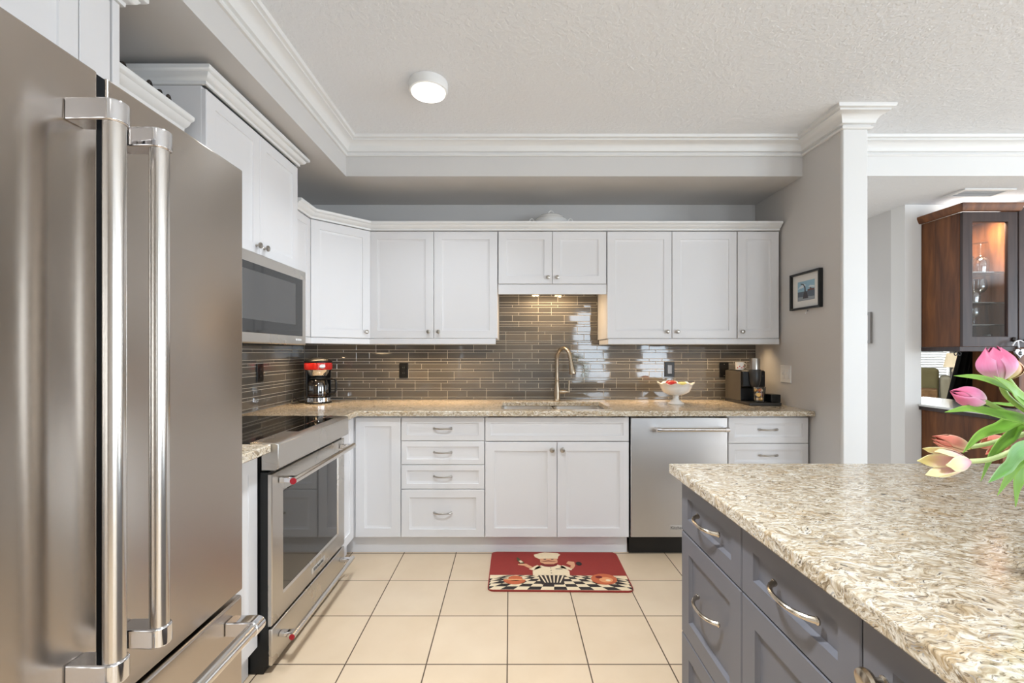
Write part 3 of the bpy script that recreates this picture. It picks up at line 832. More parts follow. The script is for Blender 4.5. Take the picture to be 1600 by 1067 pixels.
# ------------------------------------------------------------------ outlets and switch
def plate(name, label, cat, M, w, h, m, kind, grp=None):
    t = thing(name, label, cat, M.translation, grp)
    obj('plate', MB().panel(M @ Matrix.Translation((-w / 2, -h / 2, .0003)), w, h, .006, 0, e=.002), m, t)
    if kind == 'outlet':
        for dv in (-.021, .021):
            s_ = obj('socket', MB().lathe([(.0165, .0063), (.0165, .009)], 20, M @ Matrix.Translation((0, dv, 0))), m, t)
            obj('slot', MB().box(-.007, -.005, dv - .004, dv + .006, .0088, .0094, M).box(.005, .007, dv - .004, dv + .006, .0088, .0094, M), mat('slot_metal', (120, 118, 112), .4), s_)
    elif kind == 'blank':
        for dv in (-.03, .03):
            obj('screw', MB().lathe([(.0035, .0063), (.0025, .0078)], 12, M @ Matrix.Translation((0, dv * 1.45, 0))), NICKEL, t)
    elif kind == 'rocker':
        obj('rocker', MB().box(-.0165, .0165, -.033, .033, .0063, .0095, M), mat('grey_rocker', (92, 92, 96), .12, spec=.8), t, .001)
    else:
        for du in (-.023, .023):
            obj('switch', MB().box(du - .0165, du + .0165, -.033, .033, .0063, .009, M).box(du - .004, du + .004, -.004, .014, .009, .012, M), m, t, .001)


YT = YB - .0115
plate('wall_outlet', 'black outlet in the back wall tiles right of the coffee maker', 'outlet', M_at((-.817, YT, 1.139)), .068, .115, BLACK, 'outlet')
plate('wall_outlet', 'black outlet plate with a glossy insert above the white pedestal bowl', 'outlet', M_at((1.224, YT, 1.147)), .074, .115, BLACK, 'rocker')
plate('blank_plate', 'plain black wall plate between pedestal bowl and espresso machine', 'outlet', M_at((1.643, YT, 1.143)), .070, .115, BLACK, 'blank')
plate('wall_outlet', 'black outlet in the left wall tiles over the range worktop', 'outlet', M_at((XL + .0115, 2.77, 1.148), (0, 1, 0)), .072, .115, BLACK, 'outlet')
plate('light_switch', 'white double light switch on the grey stub wall', 'switch', M_at((XR, 3.01, 1.130), (0, -1, 0)), .112, .118, mat('white_plastic', (236, 234, 231), .3), 'switch')

# ------------------------------------------------------------------ coffee maker
cx, cy, cz = -1.385, 3.175, .9148
t = thing('coffee_maker', 'red and black drip coffee maker in the worktop corner', 'coffee maker', (cx, cy, cz))
Mc = Matrix.Translation((cx, cy, cz)) @ Matrix.Rotation(math.radians(22), 4, 'Z')
obj('base', MB().lathe([(.092, 0), (.094, .008), (.090, .012)], 32, Mc), BLACK, t)
obj('base_band', MB().lathe([(.088, .0122), (.087, .040), (.082, .0415)], 32, Mc), CHROME, t)
obj('column', MB().poly([(-.085, .02), (-.085, .085), (-.06, .11), (.06, .11), (.085, .085), (.085, .055), (.05, .07), (-.05, .07), (-.07, .02)], .0425, .245, Mc), BLACK, t, .004)
ca = obj('carafe', MB().lathe([(.062, .045), (.069, .05), (.070, .06), (.070, .125), (.064, .15), (.052, .168), (.050, .170), (.048, .168), (.060, .148), (.066, .125), (.066, .06), (.06, .052)], 32, Mc @ Matrix.Translation((0, -.018, 0)), True, True), mat('mirror_carafe', (120, 118, 116), .08, 1., vary=.02), t, 0, 50)
obj('coffee', MB().lathe([(.0712, .052), (.0712, .066)], 32, Mc @ Matrix.Translation((0, -.018, 0)), False, False), mat('dark_coffee_band', (38, 22, 14), .1), ca)
obj('lid', MB().lathe([(.056, .1705), (.058, .178), (.045, .186)], 28, Mc @ Matrix.Translation((0, -.018, 0))), BLACK, ca)
obj('handle', MB().tube(spline([Mc @ Vector(p) for p in ((.060, -.036, .172), (.105, -.045, .170), (.118, -.048, .15), (.118, -.048, .09), (.104, -.045, .066), (.070, -.036, .064))], 5), .0075, 10), BLACK, ca, 0, 50)
obj('brew_basket', MB().lathe([(.052, .190), (.058, .195), (.076, .232), (.078, .238)], 32, Mc @ Matrix.Translation((0, -.01, 0))), CHROME, t)
obj('red_band', MB().lathe([(.090, .2385), (.094, .242), (.096, .262), (.094, .286), (.090, .289)], 36, Mc), RED, t)
bdg = MB().lathe([(.020, 0), (.020, .002), (.017, .003)], 24, Mc @ M_at((.028, -.0935, .264), (1, .3, 0)), sy=.75)
obj('badge', bdg, BADGE, t)
obj('lid', MB().lathe([(.094, .2895), (.095, .298), (.085, .312), (.062, .3175)], 36, Mc), BLACK, t, 0, 50)
obj('lid_cap', MB().lathe([(.055, .3178), (.045, .324), (.014, .327)], 28, Mc), CHROME, t, 0, 50)
tag(obj('power_cord', MB().tube(spline([(cx - .02, cy + .135, .935), (cx - .09, cy + .10, .920), (cx - .135, cy + .01, .922), (cx - .15, cy - .05, .955), (cx - .145, cy - .09, .922), (cx - .12, cy - .06, .919), (cx - .10, cy - .01, .919)], 6), .0035, 8), BLACK), 'black cord coiled on the worktop left of the coffee maker', 'cord')

# ------------------------------------------------------------------ pedestal bowl and fruit
bx, by = 1.172, 3.11
MbB = Matrix.Translation((bx, by, .9148))
b = MB(); n = 64; rings = []
for r, z, wv in ((.056, 0, 0), (.057, .004, 0), (.045, .012, 0), (.024, .028, 0), (.019, .045, 0), (.022, .058, 0), (.055, .066, 0), (.090, .085, .0), (.104, .112, .002), (.112, .132, .005), (.124, .142, .008), (.127, .146, .008), (.121, .146, .008), (.106, .134, .004), (.098, .112, .002), (.084, .090, 0), (.05, .073, 0), (.01, .071, 0)):
    rings.append([((r + wv * .5 * math.cos(10 * 2 * PI * i / n)) * math.cos(2 * PI * i / n), (r + wv * .5 * math.cos(10 * 2 * PI * i / n)) * math.sin(2 * PI * i / n), z + wv * .75 * math.cos(10 * 2 * PI * i / n)) for i in range(n)])
b.loft(rings, MbB)
tag(obj('pedestal_bowl', b, CERAM, None, 0, 60), 'white ruffled pedestal bowl of fruit on the worktop right of the sink', 'bowl')


def fruit(name, x, y, z, r, m, label, dent=.2, tilt=0, cat=None):
    t = thing(name, label, cat or name, (x, y, z), 'fruit in the white pedestal bowl')
    prof = [(max(.001, r * math.sin(a) * (1 - .04 * math.cos(a))), -r * math.cos(a) * (.93) + (r * dent * (1 - min(1, math.sin(a) * 2.2)) * (1 if math.cos(a) > 0 else -1) * .9)) for a in [i * PI / 14 for i in range(15)]]
    Mq = Matrix.Translation((x, y, z + r)) @ Matrix.Rotation(tilt, 4, 'X')
    obj('flesh', MB().lathe(prof, 24, Mq), m, t, 0, 80)
    obj('stem', MB().tube([Mq @ Vector((0, 0, r * .60)), Mq @ Vector((.001, 0, r * .85)), Mq @ Vector((.004, 0, r * 1.02))], .0014, 6), mat('fruit_stem', (84, 60, 34), .7), t)


APPLE = mat('red_apple_skin', (196, 44, 38), .3, vary=.25, scale=30, coat=.3)
fruit('apple', bx - .040, by - .022, 1.0015, .043, APPLE, 'red apple at the left in the white pedestal bowl')
fruit('pear', bx + .034, by - .03, .997, .040, mat('yellow_green_pear_skin', (205, 196, 120), .35, vary=.1, scale=30), 'yellow-green pear at the right in the white pedestal bowl', .1)

# ------------------------------------------------------------------ espresso machine, mug, pods
EG = mat('dark_grey_machine_plastic', (58, 56, 54), .35, vary=.05)
EB = mat('bronze_grey_side', (96, 90, 82), .4, .2, vary=.03)
t = thing('espresso_machine', 'black capsule espresso machine against the grey wall', 'coffee maker', (1.72, 3.15, .9148))
ez = .9148
obj('base', MB().box(1.625, 1.845, 2.985, 3.33, ez, ez + .020), EG, t, .004)
obj('body', MB().poly([(3.335, .0205), (3.335, .225), (3.325, .236), (3.10, .236), (3.085, .228), (3.085, .12), (3.13, .11), (3.13, .0205)], 1.632, 1.792, Matrix(((0, 0, 1, 0), (1, 0, 0, 0), (0, 1, 0, ez), (0, 0, 0, 1)))), BLACK, t, .006)
obj('side_panel', MB().box(1.627, 1.6315, 3.105, 3.325, ez + .021, ez + .228), EB, t, .002)
obj('side_panel', MB().box(1.7925, 1.797, 3.105, 3.325, ez + .021, ez + .228), EB, t, .002)
Me = Matrix.Translation((1.712, 3.075, ez))
obj('head', MB().lathe([(.018, .118), (.03, .135), (.037, .17), (.040, .236), (.036, .243)], 28, Me), EG, t, 0, 40)
obj('spout', MB().lathe([(.006, .095), (.009, .1175)], 16, Me), CHROME, t)
obj('tank_lid', MB().lathe([(.033, .2435), (.033, .318), (.031, .322), (.005, .323)], 32, Me), NICKEL, t, 0, 40)
obj('button', MB().lathe([(.007, 0), (.006, .002)], 16, M_at((1.772, 3.0848, ez + .195))), EG, t)
obj('drip_tray', MB().box(1.775, 1.842, 2.99, 3.08, ez + .0205, ez + .075), BLACK, t, .005)
t = thing('mug', 'white mug with red pattern on top of the espresso machine', 'mug', (1.668, 3.20, ez + .2365))
Mg = Matrix.Translation((1.650, 3.16, ez + .2368))
cup = obj('cup', MB().lathe([(.024, 0), (.027, .002), (.030, .05), (.031, .056), (.029, .056), (.027, .012), (.002, .005)], 28, Mg), CERAM, t, 0, 50)
pt = MB()
for k in range(5):
    pt.lathe([(.0045, 0), (.003, .0008)], 10, Mg @ M_at((.0293 * math.cos(-2.5 + k * .45), .0293 * math.sin(-2.5 + k * .45), .016 + .010 * (k % 2)), (-math.sin(-2.5 + k * .45), math.cos(-2.5 + k * .45), 0)))
obj('pattern', pt, RED, cup)
obj('handle', MB().tube([Mg @ Vector((.029 + .018 * math.sin(a), 0, .030 + .018 * math.cos(a))) for a in [k * PI / 8 for k in range(9)]], .0035, 8), CERAM, t, 0, 60)
gx, gy, gz = 1.712, 3.022, ez + .0205
tag(obj('pod_glass', MB().lathe([(.030, 0), (.033, .001), (.041, .104), (.0405, .105), (.0385, .104), (.0315, .004), (.001, .004)], 32, Matrix.Translation((gx, gy, gz))), GLASS, None, 0, 50), 'clear glass of coffee pods standing on the base of the espresso machine', 'glass')
pod_prof = [(.0095, 0), (.012, .002), (.0138, .012), (.0145, .0165), (.0165, .0172), (.0165, .018), (.002, .0185)]
PM = [mat('gold_pod_foil', (214, 168, 92), .3, .7), mat('copper_pod_foil', (192, 118, 76), .3, .7), mat('cream_pod_foil', (228, 206, 170), .35, .4)]
k = 0
for lz in range(3):
    for a in range(4 if lz < 2 else 3):
        ang = a * PI / 2 + lz * .7 if lz < 2 else a * 2.094 + .3
        rr_ = .0135 + .002 * lz
        px_, py_, pz_ = gx + rr_ * math.cos(ang), gy + rr_ * math.sin(ang), gz + .021 + lz * .029
        Mp = Matrix.Translation((px_, py_, pz_)) @ Matrix.Rotation(random.uniform(0, 6), 4, 'Z') @ Matrix.Rotation(random.uniform(.9, 2.0), 4, 'X') @ Matrix.Scale(.82, 4) @ Matrix.Translation((0, 0, -.009))
        tag(obj('coffee_pod', MB().lathe(pod_prof, 18, Mp), PM[k % 3], None, 0, 40), 'small foil coffee pod piled in the clear glass', 'coffee pod', 'coffee pods in the glass'); k += 1

# ------------------------------------------------------------------ things on top of the cabinets
t = thing('tureen', 'white lidded tureen on top of the wall cabinets', 'tureen', (.298, 3.21, 2.1245))
Mt = Matrix.Translation((.298, 3.21, 2.1245))
obj('bowl', MB().lathe([(.06, 0), (.062, .006), (.05, .014), (.085, .05), (.112, .090), (.124, .108), (.120, .110)], 36, Mt, sy=.75), CERAM, t, 0, 50)
ld = obj('lid', MB().lathe([(.120, .1105), (.120, .115), (.110, .124), (.102, .127), (.098, .136), (.075, .152), (.038, .162), (.003, .165)], 36, Mt, sy=.75), CERAM, t, 0, 50)
obj('lid_handle', MB().tube([Mt @ Vector((-.026 + .052 * i / 8, 0, .160 + .026 * math.sin(PI * i / 8))) for i in range(9)], .005, 8), CERAM, ld, 0, 60)
for sg in (-1, 1):
    obj('handle', MB().tube(spline([Mt @ Vector(p) for p in ((sg * .116, 0, .104), (sg * .136, 0, .126), (sg * .152, 0, .122), (sg * .154, 0, .100), (sg * .118, 0, .092))], 4), .006, 8), CERAM, t, 0, 60)
b = MB()
for q, y0 in enumerate((1.395, 1.50, 1.545, 1.585)):
    b.tube(spline([(-1.275, y0, 2.1288), (-1.262 + .01 * (q % 2), y0 + .012, 2.19), (-1.255, y0 + .03, 2.214 + .006 * (q % 2)), (-1.262, y0 + .046, 2.205), (-1.268, y0 + .036, 2.185)], 5), .005, 6)
b.tube([(-1.275, 1.37, 2.1285), (-1.275, 1.68, 2.1285)], .004, 6)
tag(obj('scroll_ornament', b, mat('dark_wrought_iron', (44, 38, 33), .6), None, 0, 60), 'dark scrolled iron ornament peeking over the crown beside the microwave cabinet', 'ornament')

# ------------------------------------------------------------------ picture frames
BLKW = mat('black_frame_wood', (26, 25, 24), .4)


def frame_pic(t, M, w, h, fw, d, fm, inner):
    """M centred on the wall plane, n out of the wall"""
    R = [[(sx * (w / 2 - i), sy * (h / 2 - i), n) for sx, sy in ((-1, -1), (1, -1), (1, 1), (-1, 1))] for i, n in ((0, .001), (0, d), (fw, d), (fw, .006))]
    obj('frame', MB().loft(R, M, True, False), fm, t, 0, 25)
    inner(M, w / 2 - fw, h / 2 - fw)


t = thing('framed_picture', 'small black framed harbour picture with a white mat on the stub wall', 'picture', (XR, 2.80, 1.55))


def harbour(M, a, b_):
    obj('mat_board', MB().box(-a, a, -b_, b_, .002, .008, M), mat('white_mat_board', (228, 226, 222), .8), t)
    cols = [(150, 186, 206), (96, 106, 118), (122, 88, 84), (72, 70, 76), (214, 224, 230), (150, 158, 166)]
    pm = [mat('print_ink_%s' % c, rgb, .6, vary=.12, scale=60) for c, rgb in zip(('sky', 'water', 'hull', 'crane', 'cloud', 'quay'), cols)]
    p = MB(); x, y = .080, .062
    p.mi = 0; p.box(-x, x, -.004, y, .0081, .0085, M)
    p.mi = 1; p.box(-x, x, -y, -.004, .0081, .0085, M)
    p.mi = 4; p.poly([(-.078, .015), (-.03, .02), (.0, .035), (-.02, .045), (-.06, .03)], .0085, .0087, M); p.poly([(.02, .02), (.078, .012), (.078, .022), (.04, .03)], .0085, .0087, M)
    p.mi = 2; p.poly([(.015, -.004), (.078, -.004), (.078, .006), (.05, .008), (.048, .015), (.036, .015), (.034, .006), (.015, .005)], .0085, .0088, M)
    p.mi = 3; p.poly([(-.012, -.05), (.002, -.05), (-.004, .02), (-.022, .044), (-.05, .05), (-.052, .046), (-.026, .038), (-.014, .018)], .0088, .0091, M)
    p.poly([(-.03, -.05), (.022, -.05), (.008, -.01), (-.02, -.01)], .0088, .0090, M)
    p.mi = 5; p.poly([(-.078, -.06), (.078, -.06), (.078, -.042), (-.078, -.036)], .0085, .0087, M)
    obj('print', p, pm, t, 0, 0)


frame_pic(t, M_at((XR, 2.796, 1.671), (0, -1, 0)), .282, .236, .012, .024, BLKW, harbour)
t = thing('framed_picture', 'silver framed picture on the hall wall half hidden by the white column', 'picture', (3.04, 3.80, 1.36))
frame_pic(t, M_at((3.04, 3.80, 1.486), (0, -1, 0)), .22, .26, .022, .02, mat('silver_grey_frame', (150, 146, 142), .35, .5),
          lambda M, a, b_: (obj('mat_board', MB().box(-a, a, -b_, b_, .002, .007, M), mat('cream_mat', (214, 210, 204), .8), t), obj('print', MB().box(-a * .6, a * .6, -b_ * .6, b_ * .6, .0072, .0078, M), mat('grey_print', (128, 124, 120), .6, vary=.2, scale=40), t)))
tag(obj('wall_hook', MB().tube(spline([(XR - .001, 2.79, 1.545), (XR - .006, 2.79, 1.535), (XR - .012, 2.79, 1.522), (XR - .016, 2.79, 1.530)], 4), .0025, 8).lathe([(.006, 0), (.005, .002)], 12, M_at((XR - .0003, 2.79, 1.541), (0, -1, 0))), CHROME, None, 0, 60),
    'tiny metal hook on the wall below the black framed picture', 'hook')

# ------------------------------------------------------------------ chef mat
MAT_C = [('brick_red', (142, 46, 38)), ('cream', (226, 204, 168)), ('near_black', (44, 34, 30)), ('skin', (206, 150, 112)), ('terracotta', (190, 96, 58)), ('dark_red', (112, 30, 28)), ('bottle_green', (78, 74, 44)), ('pale_sauce', (222, 150, 98))]
mm = [mat('mat_' + n, c, .75, vary=.08, scale=60) for n, c in MAT_C]
b = MB(); mw, mh = .785, .455; r = .035; out = []
for cx_, cy_, a0 in ((mw - r, mh - r, 0), (r, mh - r, 90), (r, r, 180), (mw - r, r, 270)):
    for k in range(5): a = math.radians(a0 + k * 22.5); out.append((cx_ + r * math.cos(a), cy_ + r * math.sin(a)))
Mk = Matrix.Translation((-.122, 2.345, 0)) @ Matrix.Rotation(math.radians(-.8), 4, 'Z')
b.poly(out, .0006, .009, Mk)
lay = [0.0090]


def ink(c, pts, up=0):
    b.mi = c; z = .0092 + up * .00025
    b.poly(pts, .0088, z, Mk)


def disc(x, y, rx, ry=None, n=20, a0=0, a1=2 * PI):
    ry = ry or rx; return [(x + rx * math.cos(a0 + (a1 - a0) * i / n), y + ry * math.sin(a0 + (a1 - a0) * i / n)) for i in range(n if a1 - a0 > 6.2 else n + 1)]


def clip_in(x): return max(.006, min(mw - .006, x))
ck = .115
ink(1, [(.006, .012), (.03, .006), (mw - .03, .006), (mw - .006, .012), (mw - .006, ck + .045), (.006, ck + .045)])
for row in range(6):                                  # perspective check cloth
    y0 = .008 + (ck + .035) * (1 - (1 - row / 6) ** 1.25); y1 = .008 + (ck + .035) * (1 - (1 - (row + 1) / 6) ** 1.25)
    for k in range(-9, 10):
        if (k + row) % 2: continue
        s0, s1 = 1 - row * .10, 1 - (row + 1) * .10
        xs_ = [mw / 2 + (k - .5) * .072 * s0, mw / 2 + (k + .5) * .072 * s0, mw / 2 + (k + .5) * .072 * s1, mw / 2 + (k - .5) * .072 * s1]
        if max(xs_) < .012 or min(xs_) > mw - .012: continue
        ink(2, [(clip_in(xs_[0]), y0), (clip_in(xs_[1]), y0), (clip_in(xs_[2]), y1), (clip_in(xs_[3]), y1)], 1)
cxm = .355
ink(2, [(cxm - .06, ck - .055), (cxm + .06, ck - .055), (cxm + .075, ck + .045), (cxm - .075, ck + .045)], 2)
for k in range(6):
    ink(1, [(cxm - .04 + k * .016 - .003, ck - .035), (cxm - .04 + k * .016 + .004, ck - .035), (cxm - .062 + k * .0255 + .005, ck + .043), (cxm - .062 + k * .0255 - .005, ck + .043)], 3)
ink(1, [(cxm - .105, ck + .045), (cxm + .105, ck + .045), (cxm + .108, ck + .09), (cxm + .085, ck + .145), (cxm + .04, ck + .175), (cxm - .03, ck + .175), (cxm - .08, ck + .14), (cxm - .105, ck + .09)], 4)   # jacket
ink(1, [(cxm - .075, ck + .165), (cxm - .125, ck + .115), (cxm - .10, ck + .10), (cxm - .05, ck + .135)], 4)
ink(1, [(cxm + .075, ck + .165), (cxm + .13, ck + .125), (cxm + .12, ck + .105), (cxm + .055, ck + .135)], 4)
ink(3, [(cxm - .115, ck + .118), (cxm - .155, ck + .155), (cxm - .19, ck + .165), (cxm - .19, ck + .175), (cxm - .14, ck + .178), (cxm - .10, ck + .135)], 5)      # arm with bottle
ink(3, [(cxm + .115, ck + .122), (cxm + .125, ck + .165), (cxm + .10, ck + .185), (cxm + .115, ck + .215), (cxm + .15, ck + .205), (cxm + .15, ck + .16), (cxm + .135, ck + .125)], 5)
ink(6, [(cxm - .175, ck + .178), (cxm - .150, ck + .190), (cxm - .178, ck + .235), (cxm - .19, ck + .26), (cxm - .198, ck + .258), (cxm - .195, ck + .225)], 6)
ink(1, [(cxm - .174, ck + .190), (cxm - .158, ck + .197), (cxm - .172, ck + .22), (cxm - .186, ck + .212)], 7)
ink(2, disc(cxm + .175, ck + .185, .018, .022), 5)
ink(5, disc(cxm - .005, ck + .172, .05, .03), 5)                                   # neckerchief
ink(3, [(cxm - .055, ck + .245), (cxm + .05, ck + .245), (cxm + .05, ck + .20), (cxm + .025, ck + .175), (cxm - .03, ck + .175), (cxm - .055, ck + .20)], 6)
ink(5, [(cxm - .05, ck + .208), (cxm - .005, ck + .222), (cxm + .045, ck + .208), (cxm + .03, ck + .205), (cxm - .005, ck + .211), (cxm - .035, ck + .205)], 7)  # moustache
for sx_ in (-.025, .02): ink(2, disc(cxm + sx_, ck + .236, .009, .005, 10), 7)
ink(1, [(cxm - .06, ck + .243), (cxm + .055, ck + .248), (cxm + .06, ck + .275), (cxm + .075, ck + .30), (cxm + .06, ck + .318), (cxm + .02, ck + .322), (cxm - .02, ck + .328), (cxm - .055, ck + .315), (cxm - .09, ck + .295), (cxm - .085, ck + .268)], 8)
for k in range(3): ink(2, disc(cxm + .002, ck + .07 + k * .03, .004, .004, 8), 5)
ink(2, [(cxm + .03, ck + .115), (cxm + .07, ck + .115), (cxm + .07, ck + .122), (cxm + .03, ck + .122)], 5)
ink(4, disc(.145, ck - .01, .062, .045, 20, PI, 2 * PI), 9); ink(4, disc(.15, ck + .005, .04, .03), 9); ink(7, disc(.145, ck - .009, .062, .006), 10)
ink(4, disc(.645, ck + .005, .072, .058), 9); ink(7, disc(.655, ck - .005, .038, .028), 10); ink(5, disc(.62, ck + .025, .02, .014), 11); ink(1, disc(.665, ck - .01, .014, .01), 11)
tag(obj('kitchen_mat', b, mm, None, 0, 0), 'red floor mat with a printed chef and checked cloth in front of the sink', 'mat')

# ------------------------------------------------------------------ hutch, worktop and glasses beyond the stub wall
hx0, hx1, hy0, hy1, hz0, hz1 = 3.168, 3.555, 3.098, 3.385, 1.318, 2.262
t = thing('glass_hutch_cabinet', 'dark wood wall cabinet with a lit glass door full of glasses', 'cabinet', (3.36, 3.24, hz0))
obj('side_panel', MB().box(hx0, hx0 + .018, hy0, hy1, hz0, hz1), DARKW, t, .001)
obj('side_panel', MB().box(hx1 - .018, hx1, hy0, hy1, hz0, hz1), DARKW, t, .001)
obj('back_panel', MB().box(hx0 + .018, hx1 - .018, hy1 - .012, hy1, hz0, hz1), DARKW, t)
obj('top_panel', MB().box(hx0 + .018, hx1 - .018, hy0, hy1 - .012, hz1 - .018, hz1), DARKW, t)
obj('bottom_panel', MB().box(hx0 + .018, hx1 - .018, hy0, hy1 - .012, hz0, hz0 + .018), DARKW, t)
Mh = M_at((hx0, hy0, 0)); w_ = hx1 - hx0
R = [[(i, hz0 + i2, n) for i, i2 in ((a, a), (w_ - a, a), (w_ - a, hz1 - hz0 - a), (a, hz1 - hz0 - a))] for a, n in ((0.002, .0005), (0.002, .020), (.068, .020), (.072, .014), (.072, .0005))]
dh = obj('door', MB().loft(R + R[:1], Mh, False, False), DARKER, t, 0, 25)
obj('glass_pane', MB().box(.070, w_ - .070, hz0 + .070, hz1 - .070, .006, .009, Mh), GLASS, dh)
obj('knob', MB().lathe(knob_prof, 16, Mh @ Matrix.Translation((w_ - .03, hz0 + .05, 0))), mat('oil_rubbed_bronze', (40, 34, 30), .35, .8), dh)
sh_z = [1.470, 1.628, 1.845]
for z in sh_z:
    obj('shelf', MB().box(hx0 + .019, hx1 - .019, hy0 + .025, hy1 - .014, z, z + .007), clear_glass('shelf_glass', (.80, .86, .84), .25), t)
area('hutch_interior_lamp', (3.36, 3.130, hz1 - .024), (0, 0, 0), .2, .04, 13, (1, .84, .62))
tw = thing('hutch_cabinet', 'dark wood tower cabinet at the frame edge beside the glass-door cabinet', 'cabinet', (4.0, 3.24, .88))
obj('body', MB().box(3.56, 4.4, hy0, hy1, .886, 2.30), DARKW, tw, .001)
front(tw, M_at((3.56, hy0, 0)), 'door', 0, .42, 1.31, 2.29, ('knob', .04, 1.36), DARKER, .06, mat('bronze_knob', (40, 34, 30), .35, .8))
front(tw, M_at((3.56, hy0, 0)), 'door', 0, .42, .90, 1.31, None, DARKW, .06)
tag(obj('hutch_cornice', MB().sweep([(hx0, hy1), (hx0, hy0 - .021), (3.558, hy0 - .021)], [(0, 2.2635), (.02, 2.2635), (.026, 2.275), (.036, 2.30), (.036, 2.315), (0, 2.315)]), DARKW, None, 0, 30), 'dark wood cornice capping the glass-door cabinet', 'molding')
tag(obj('hutch_bottom_rail', MB().sweep([(hx0, hy1), (hx0, hy0 - .0005), (3.555, hy0 - .0005)], [(-.02, 1.283), (.0, 1.283), (.003, 1.286), (.003, 1.3165), (-.02, 1.3165)]), DARKER, None, 0, 30), 'dark wood rail under the glass-door cabinet', 'rail')
HW = mat('pale_hutch_counter', (222, 222, 220), .12, coat=.3)
tag(obj('hutch_worktop', MB().cells([3.140, 3.168, 3.738, 4.4], [2.80, 3.383, 3.512, 3.94], lambda x, y: y < 3.383 or 3.168 < x < 3.738, .8655, .8805), HW, None, .002), 'pale worktop of the dark wood hutch running through the opening', 'worktop')
t = thing('hutch_base_cabinet', 'dark wood base cabinet of the hutch behind the tulips', 'cabinet', (3.7, 3.1, 0))
obj('body', MB().box(3.168, 4.4, 2.85, 3.383, .08, .838), DARKW, t)
obj('top_trim', MB().box(3.145, 4.4, 2.805, 3.383, .8385, .865), DARKER, t, .002)
front(t, M_at((3.168, 2.85, 0)), 'door', .0, .60, .09, .835, None, DARKW, .06)
front(t, M_at((3.168, 2.85, 0)), 'door', .60, 1.20, .09, .835, None, DARKW, .06)
obj('plinth', MB().box(3.20, 4.4, 2.90, 3.383, .0005, .0795), DARKER, t)

WINE = [(.001, .006), (.003, .004), (.032, .002), (.034, .0), (.034, .0015), (.006, .006), (.004, .012), (.0035, .07), (.006, .078), (.022, .088), (.036, .108), (.040, .13), (.036, .165), (.033, .185), (.032, .185), (.035, .165), (.0385, .13), (.0345, .110), (.02, .091), (.002, .083)]
TUMB = [(.030, 0), (.032, .001), (.036, .10), (.0355, .101), (.0345, .10), (.030, .008), (.001, .006)]
CRYS = clear_glass('crystal_glass', (.96, .97, .97), .16)


def glass(name, label, x, y, z, prof, s=1., inv=False, m=None, cat='glass'):
    Mq = Matrix.Translation((x, y, z + (max(p[1] for p in prof) * s if inv else 0) + .0004)) @ Matrix.Scale(s, 4) @ (Matrix.Rotation(PI, 4, 'X') if inv else Matrix.Identity(4))
    return tag(obj(name, MB().lathe(prof, 24, Mq), m or CRYS, None, 0, 50), label, cat, 'glassware in the lit hutch cabinet')


glass('wine_glass', 'large upturned wine glass on the top shelf at the right', 3.445, 3.22, 1.8525, WINE, 1.22, True)
glass('wine_glass', 'upturned wine glass at the left of the top shelf behind the tumbler', 3.315, 3.28, 1.8525, WINE, 1.05, True)
glass('tumbler', 'straight tumbler at the front left of the top shelf', 3.298, 3.18, 1.8525, TUMB, 1.1)
glass('wine_glass', 'stemmed glass in the middle of the second shelf', 3.375, 3.20, 1.6355, WINE, .92, True)
glass('wine_glass', 'stemmed glass at the right of the second shelf', 3.455, 3.23, 1.6355, WINE, .95)
glass('sherry_glass', 'short stemmed glass at the left of the third shelf', 3.335, 3.20, 1.4775, WINE, .62, True)
glass('sherry_glass', 'short stemmed glass at the right of the third shelf', 3.400, 3.22, 1.4775, WINE, .68)
glass('tumbler', 'tall clear tumbler at the left of the cabinet bottom', 3.275, 3.20, 1.3365, TUMB, 1.05)
glass('tumbler', 'small clear tumbler at the right of the cabinet bottom', 3.455, 3.18, 1.3365, TUMB, .7)
glass('small_dish', 'cream dish on the cabinet bottom between the tumblers', 3.372, 3.23, 1.3365, [(.03, 0), (.034, .003), (.05, .036), (.052, .046), (.049, .046), (.03, .008), (.001, .006)], 1., False, CERAM, 'dish')

# heart ornament and scroll hook
SIL = mat('silver_ornament', (210, 210, 214), .2, .9)
hx_, hz_ = 3.512, 1.300
t = thing('heart_ornament', 'silver heart ornament on a white ribbon hanging from the hutch door knob', 'ornament', (hx_, 3.03, hz_ - .06))
hp = []
for i in range(28):
    a = 2 * PI * i / 28
    hp.append((.0022 * 16 * math.sin(a) ** 3, .0022 * (13 * math.cos(a) - 5 * math.cos(2 * a) - 2 * math.cos(3 * a) - math.cos(4 * a))))
hr = obj('heart', MB().poly(hp, -.006, .006, M_at((hx_ + .01, 3.04, hz_ - .025))), SIL, t, .003)
obj('stone', MB().lathe([(.012, .0062), (.011, .009), (.003, .011)], 18, M_at((hx_ + .01, 3.04, hz_ - .030)), sy=1.3), mat('dark_stone', (52, 48, 46), .15), hr)
RB = mat('white_ribbon', (225, 225, 230), .5)
for q in (((.012, 3.045, .008), (.010, 3.047, .035), (.008, 3.046, .058)), ((.008, 3.046, .058), (-.015, 3.044, .05), (-.036, 3.043, .022)), ((.008, 3.046, .058), (.022, 3.044, .06), (.04, 3.043, .05))):
    P_ = spline([(hx_ + a, y, hz_ + c) for a, y, c in q], 5)
    obj('ribbon', MB().tube(P_, [.0045] * len(P_), 6), RB, t, 0, 60)
